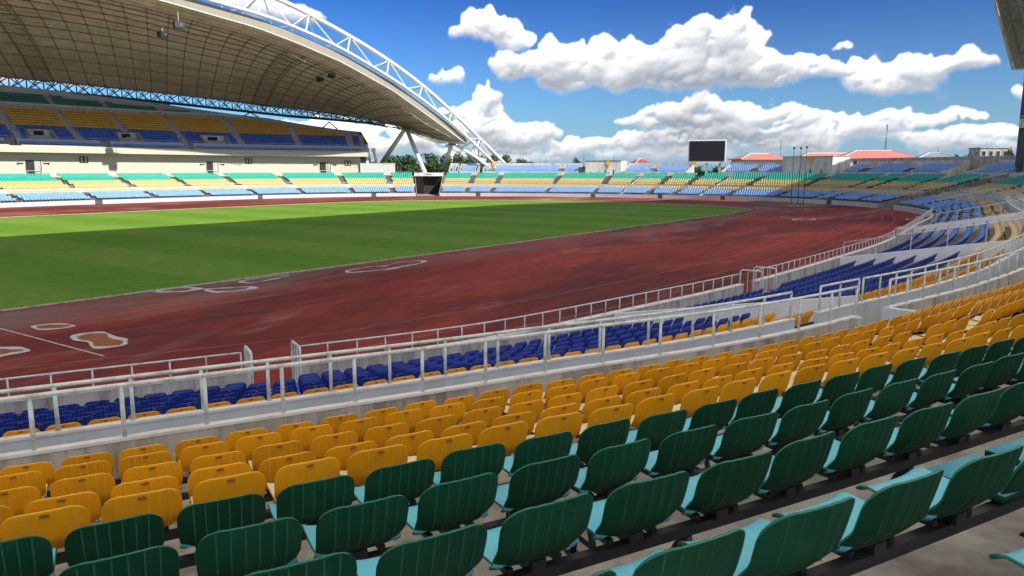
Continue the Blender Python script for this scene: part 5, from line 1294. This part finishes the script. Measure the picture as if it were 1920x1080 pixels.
# ------------------------------------------------------------------ trees
LEAFT = {}
def crown_mesh(seed, n, rx, rz_, leaf=.55, m_='leaf'):
    r = np.random.default_rng(seed); V = []; F_ = []
    cl = r.normal(size=(11, 3)); cl /= np.linalg.norm(cl, axis=1)[:, None]; cl *= r.uniform(.25, .8, (11, 1)); cs = r.uniform(.28, .5, 11)
    for k in range(n):
        c = r.integers(0, 11); d = r.normal(size=3); d /= np.linalg.norm(d); p = (cl[c]+d*cs[c]*r.uniform(.55, 1.0)); p = p*np.array([rx, rx, rz_])
        a = r.normal(size=3); a /= np.linalg.norm(a); b = np.cross(a, r.normal(size=3)); b /= np.linalg.norm(b); s = leaf*r.uniform(.5, 1.2)
        i = len(V); V += [tuple(p-a*s-b*s*.4), tuple(p+a*s*.2-b*s*.6), tuple(p+a*s), tuple(p+b*s*.6)]; F_.append((i, i+1, i+2, i+3))
    me = bpy.data.meshes.new('crown'); me.from_pydata(V, [], F_); me.materials.append(MT[m_]); return me
CR = [crown_mesh(k, 1500, 1, 1, .10, 'leaf' if k % 2 else 'leaf2') for k in range(4)]
def tree(label, px, D, top, rx, k=None, trunk=True, group='trees behind the end stand'):
    x, y, _ = pix(px, 300, D); x += random.uniform(-.5, .5); e = empty('broadleaf_tree', label, 'tree', (x, y, 0), group=group)
    h = top; cz = h*.62; rz_ = h*.40
    m = MB(); m.tube((0, 0, 0), (.2, .1, cz*.7), .32, 7, r2=.2)
    for a in range(4): t = a*1.6+rx; m.tube((.2, .1, cz*.6), (math.cos(t)*rx*.5, math.sin(t)*rx*.5, cz+rz_*.3), .14, 5, r2=.05)
    m.build('trunk', 'bark', e)
    o = link('crown', CR[random.randrange(4) if k is None else k], e); o.location = (0, 0, cz); o.scale = (rx, rx, rz_); o.rotation_euler = (0, 0, random.uniform(0, 6))
    o = link('crown', CR[random.randrange(4)], e); o.location = (random.uniform(-.3, .3)*rx, random.uniform(-.3, .3)*rx, cz*.75); o.scale = (rx*.85, rx*.85, rz_*.8); o.rotation_euler = (0, 0, random.uniform(0, 6))
def palm(label, px, D, top):
    x, y, _ = pix(px, 300, D); e = empty('palm_tree', label, 'tree', (x, y, 0), group='palm trees behind the far tunnel')
    m = MB(); m.pipe([(0, 0, 0), (.2, 0, top*.5), (0, .1, top)], .2, 6); m.build('trunk', 'bark', e)
    for k in range(13):
        t = k*2*math.pi/13+random.uniform(-.2, .2); up = random.uniform(.1, .9); Lr = random.uniform(2.2, 2.9); V = []
        for i in range(7):
            u = i/6; r_ = Lr*u; z = top+up*1.6*math.sin(u*2.2)-1.1*u*u*1.6*(1-up*.5); wdt = .34*math.sin(math.pi*min(1, u+.12))+.03
            V += [(math.cos(t)*r_-math.sin(t)*wdt, math.sin(t)*r_+math.cos(t)*wdt, z-.12), (math.cos(t)*r_, math.sin(t)*r_, z), (math.cos(t)*r_+math.sin(t)*wdt, math.sin(t)*r_-math.cos(t)*wdt, z-.12)]
        m = MB(); m.add(V, [(3*i, 3*i+1, 3*i+4, 3*i+3) for i in range(6)]+[(3*i+1, 3*i+2, 3*i+5, 3*i+4) for i in range(6)]); m.build('frond', 'leaf2', e)
def topz(py, D): return pix(960, py, D)[2]
TR = [(738, 292, 225, 2.6), (757, 291, 232, 2.8), (775, 297, 228, 2.4), (725, 300, 240, 2.5), (812, 293, 236, 3.0), (835, 294, 230, 2.8), (858, 291, 238, 3.0), (785, 302, 250, 3.0), (880, 293, 232, 2.4), (905, 296, 250, 3.2), (925, 294, 245, 3.0), (948, 294, 240, 3.2), (970, 296, 248, 3.0), (985, 302, 255, 2.2), (1000, 304, 262, 2.2), (715, 296, 205, 1.6), (1078, 297, 190, 1.0), (1085, 303, 190, .9), (1685, 298, 215, 1.6), (1700, 300, 220, 1.6), (1790, 291, 220, 1.4), (1812, 291, 205, 2.2), (1895, 279, 190, 1.6), (1826, 289, 215, 2.0), (895, 290, 210, 2.0), (700, 303, 260, 2.6)]
for i, (px, py, D, rx) in enumerate(TR):
    where = 'in the gap behind the V column' if px < 800 else ('left of the arch foot' if px < 900 else ('behind the arch foot' if px < 1010 else ('left of the weathered block house' if px < 1100 else ('beside the red roofed building' if px < 1750 else 'by the unfinished building'))))
    n = len([1 for q in TR[:i] if (q[0] < 800) == (px < 800) and (q[0] < 900) == (px < 900) and (q[0] < 1010) == (px < 1010) and (q[0] < 1100) == (px < 1100) and (q[0] < 1750) == (px < 1750)])
    tree('%s green tree %s, %s one' % (('dense', 'bushy', 'tall', 'low', 'broad')[n % 5], where, ('first', 'second', 'third', 'fourth', 'fifth', 'sixth', 'seventh', 'eighth')[n % 8]), px, D, topz(py, D)+.3, rx*1.25)
for px, py, D, nm in ((800, 288, 235, 'tall palm rising above the trees left of the arch'), (814, 292, 240, 'smaller palm beside the tall one'), (748, 292, 228, 'palm in front of the trees behind the V column'), (742, 300, 226, 'low palm at the left of the tree gap')):
    palm(nm, px, D, topz(py, D)-.8)
# distant wood
n = 260; locs = []; rz = []; sc = []
tv = []; tf = []
r = np.random.default_rng(3)
for k in range(150):
    d = r.normal(size=3); d /= np.linalg.norm(d); p = d*r.uniform(.7, 1)*np.array([1, 1, .75]); a = r.normal(size=3); a /= np.linalg.norm(a); b_ = np.cross(a, r.normal(size=3)); b_ /= np.linalg.norm(b_); i = len(tv)
    tv += [tuple(p-a*.2), tuple(p-b_*.16), tuple(p+a*.2), tuple(p+b_*.16)]; tf.append((i, i+1, i+2, i+3))
for k in range(420):
    px = r.uniform(300, 2300); D = r.uniform(330, 520); x, y, _ = pix(px, 300, D); locs.append((x, y, r.uniform(1.0, 3.0)+(D-330)/100)); rz.append(r.uniform(0, 6)); sc.append(r.uniform(4.0, 6.2))
tag(link('distant_wood', instmesh('wood', tv, tf, [0]*len(tf), locs, rz, ['leaf2'], sc)), 'dark band of far-off trees on the horizon', 'wood', kind='stuff')
# litter on the treads
for i in range(0):
    pass
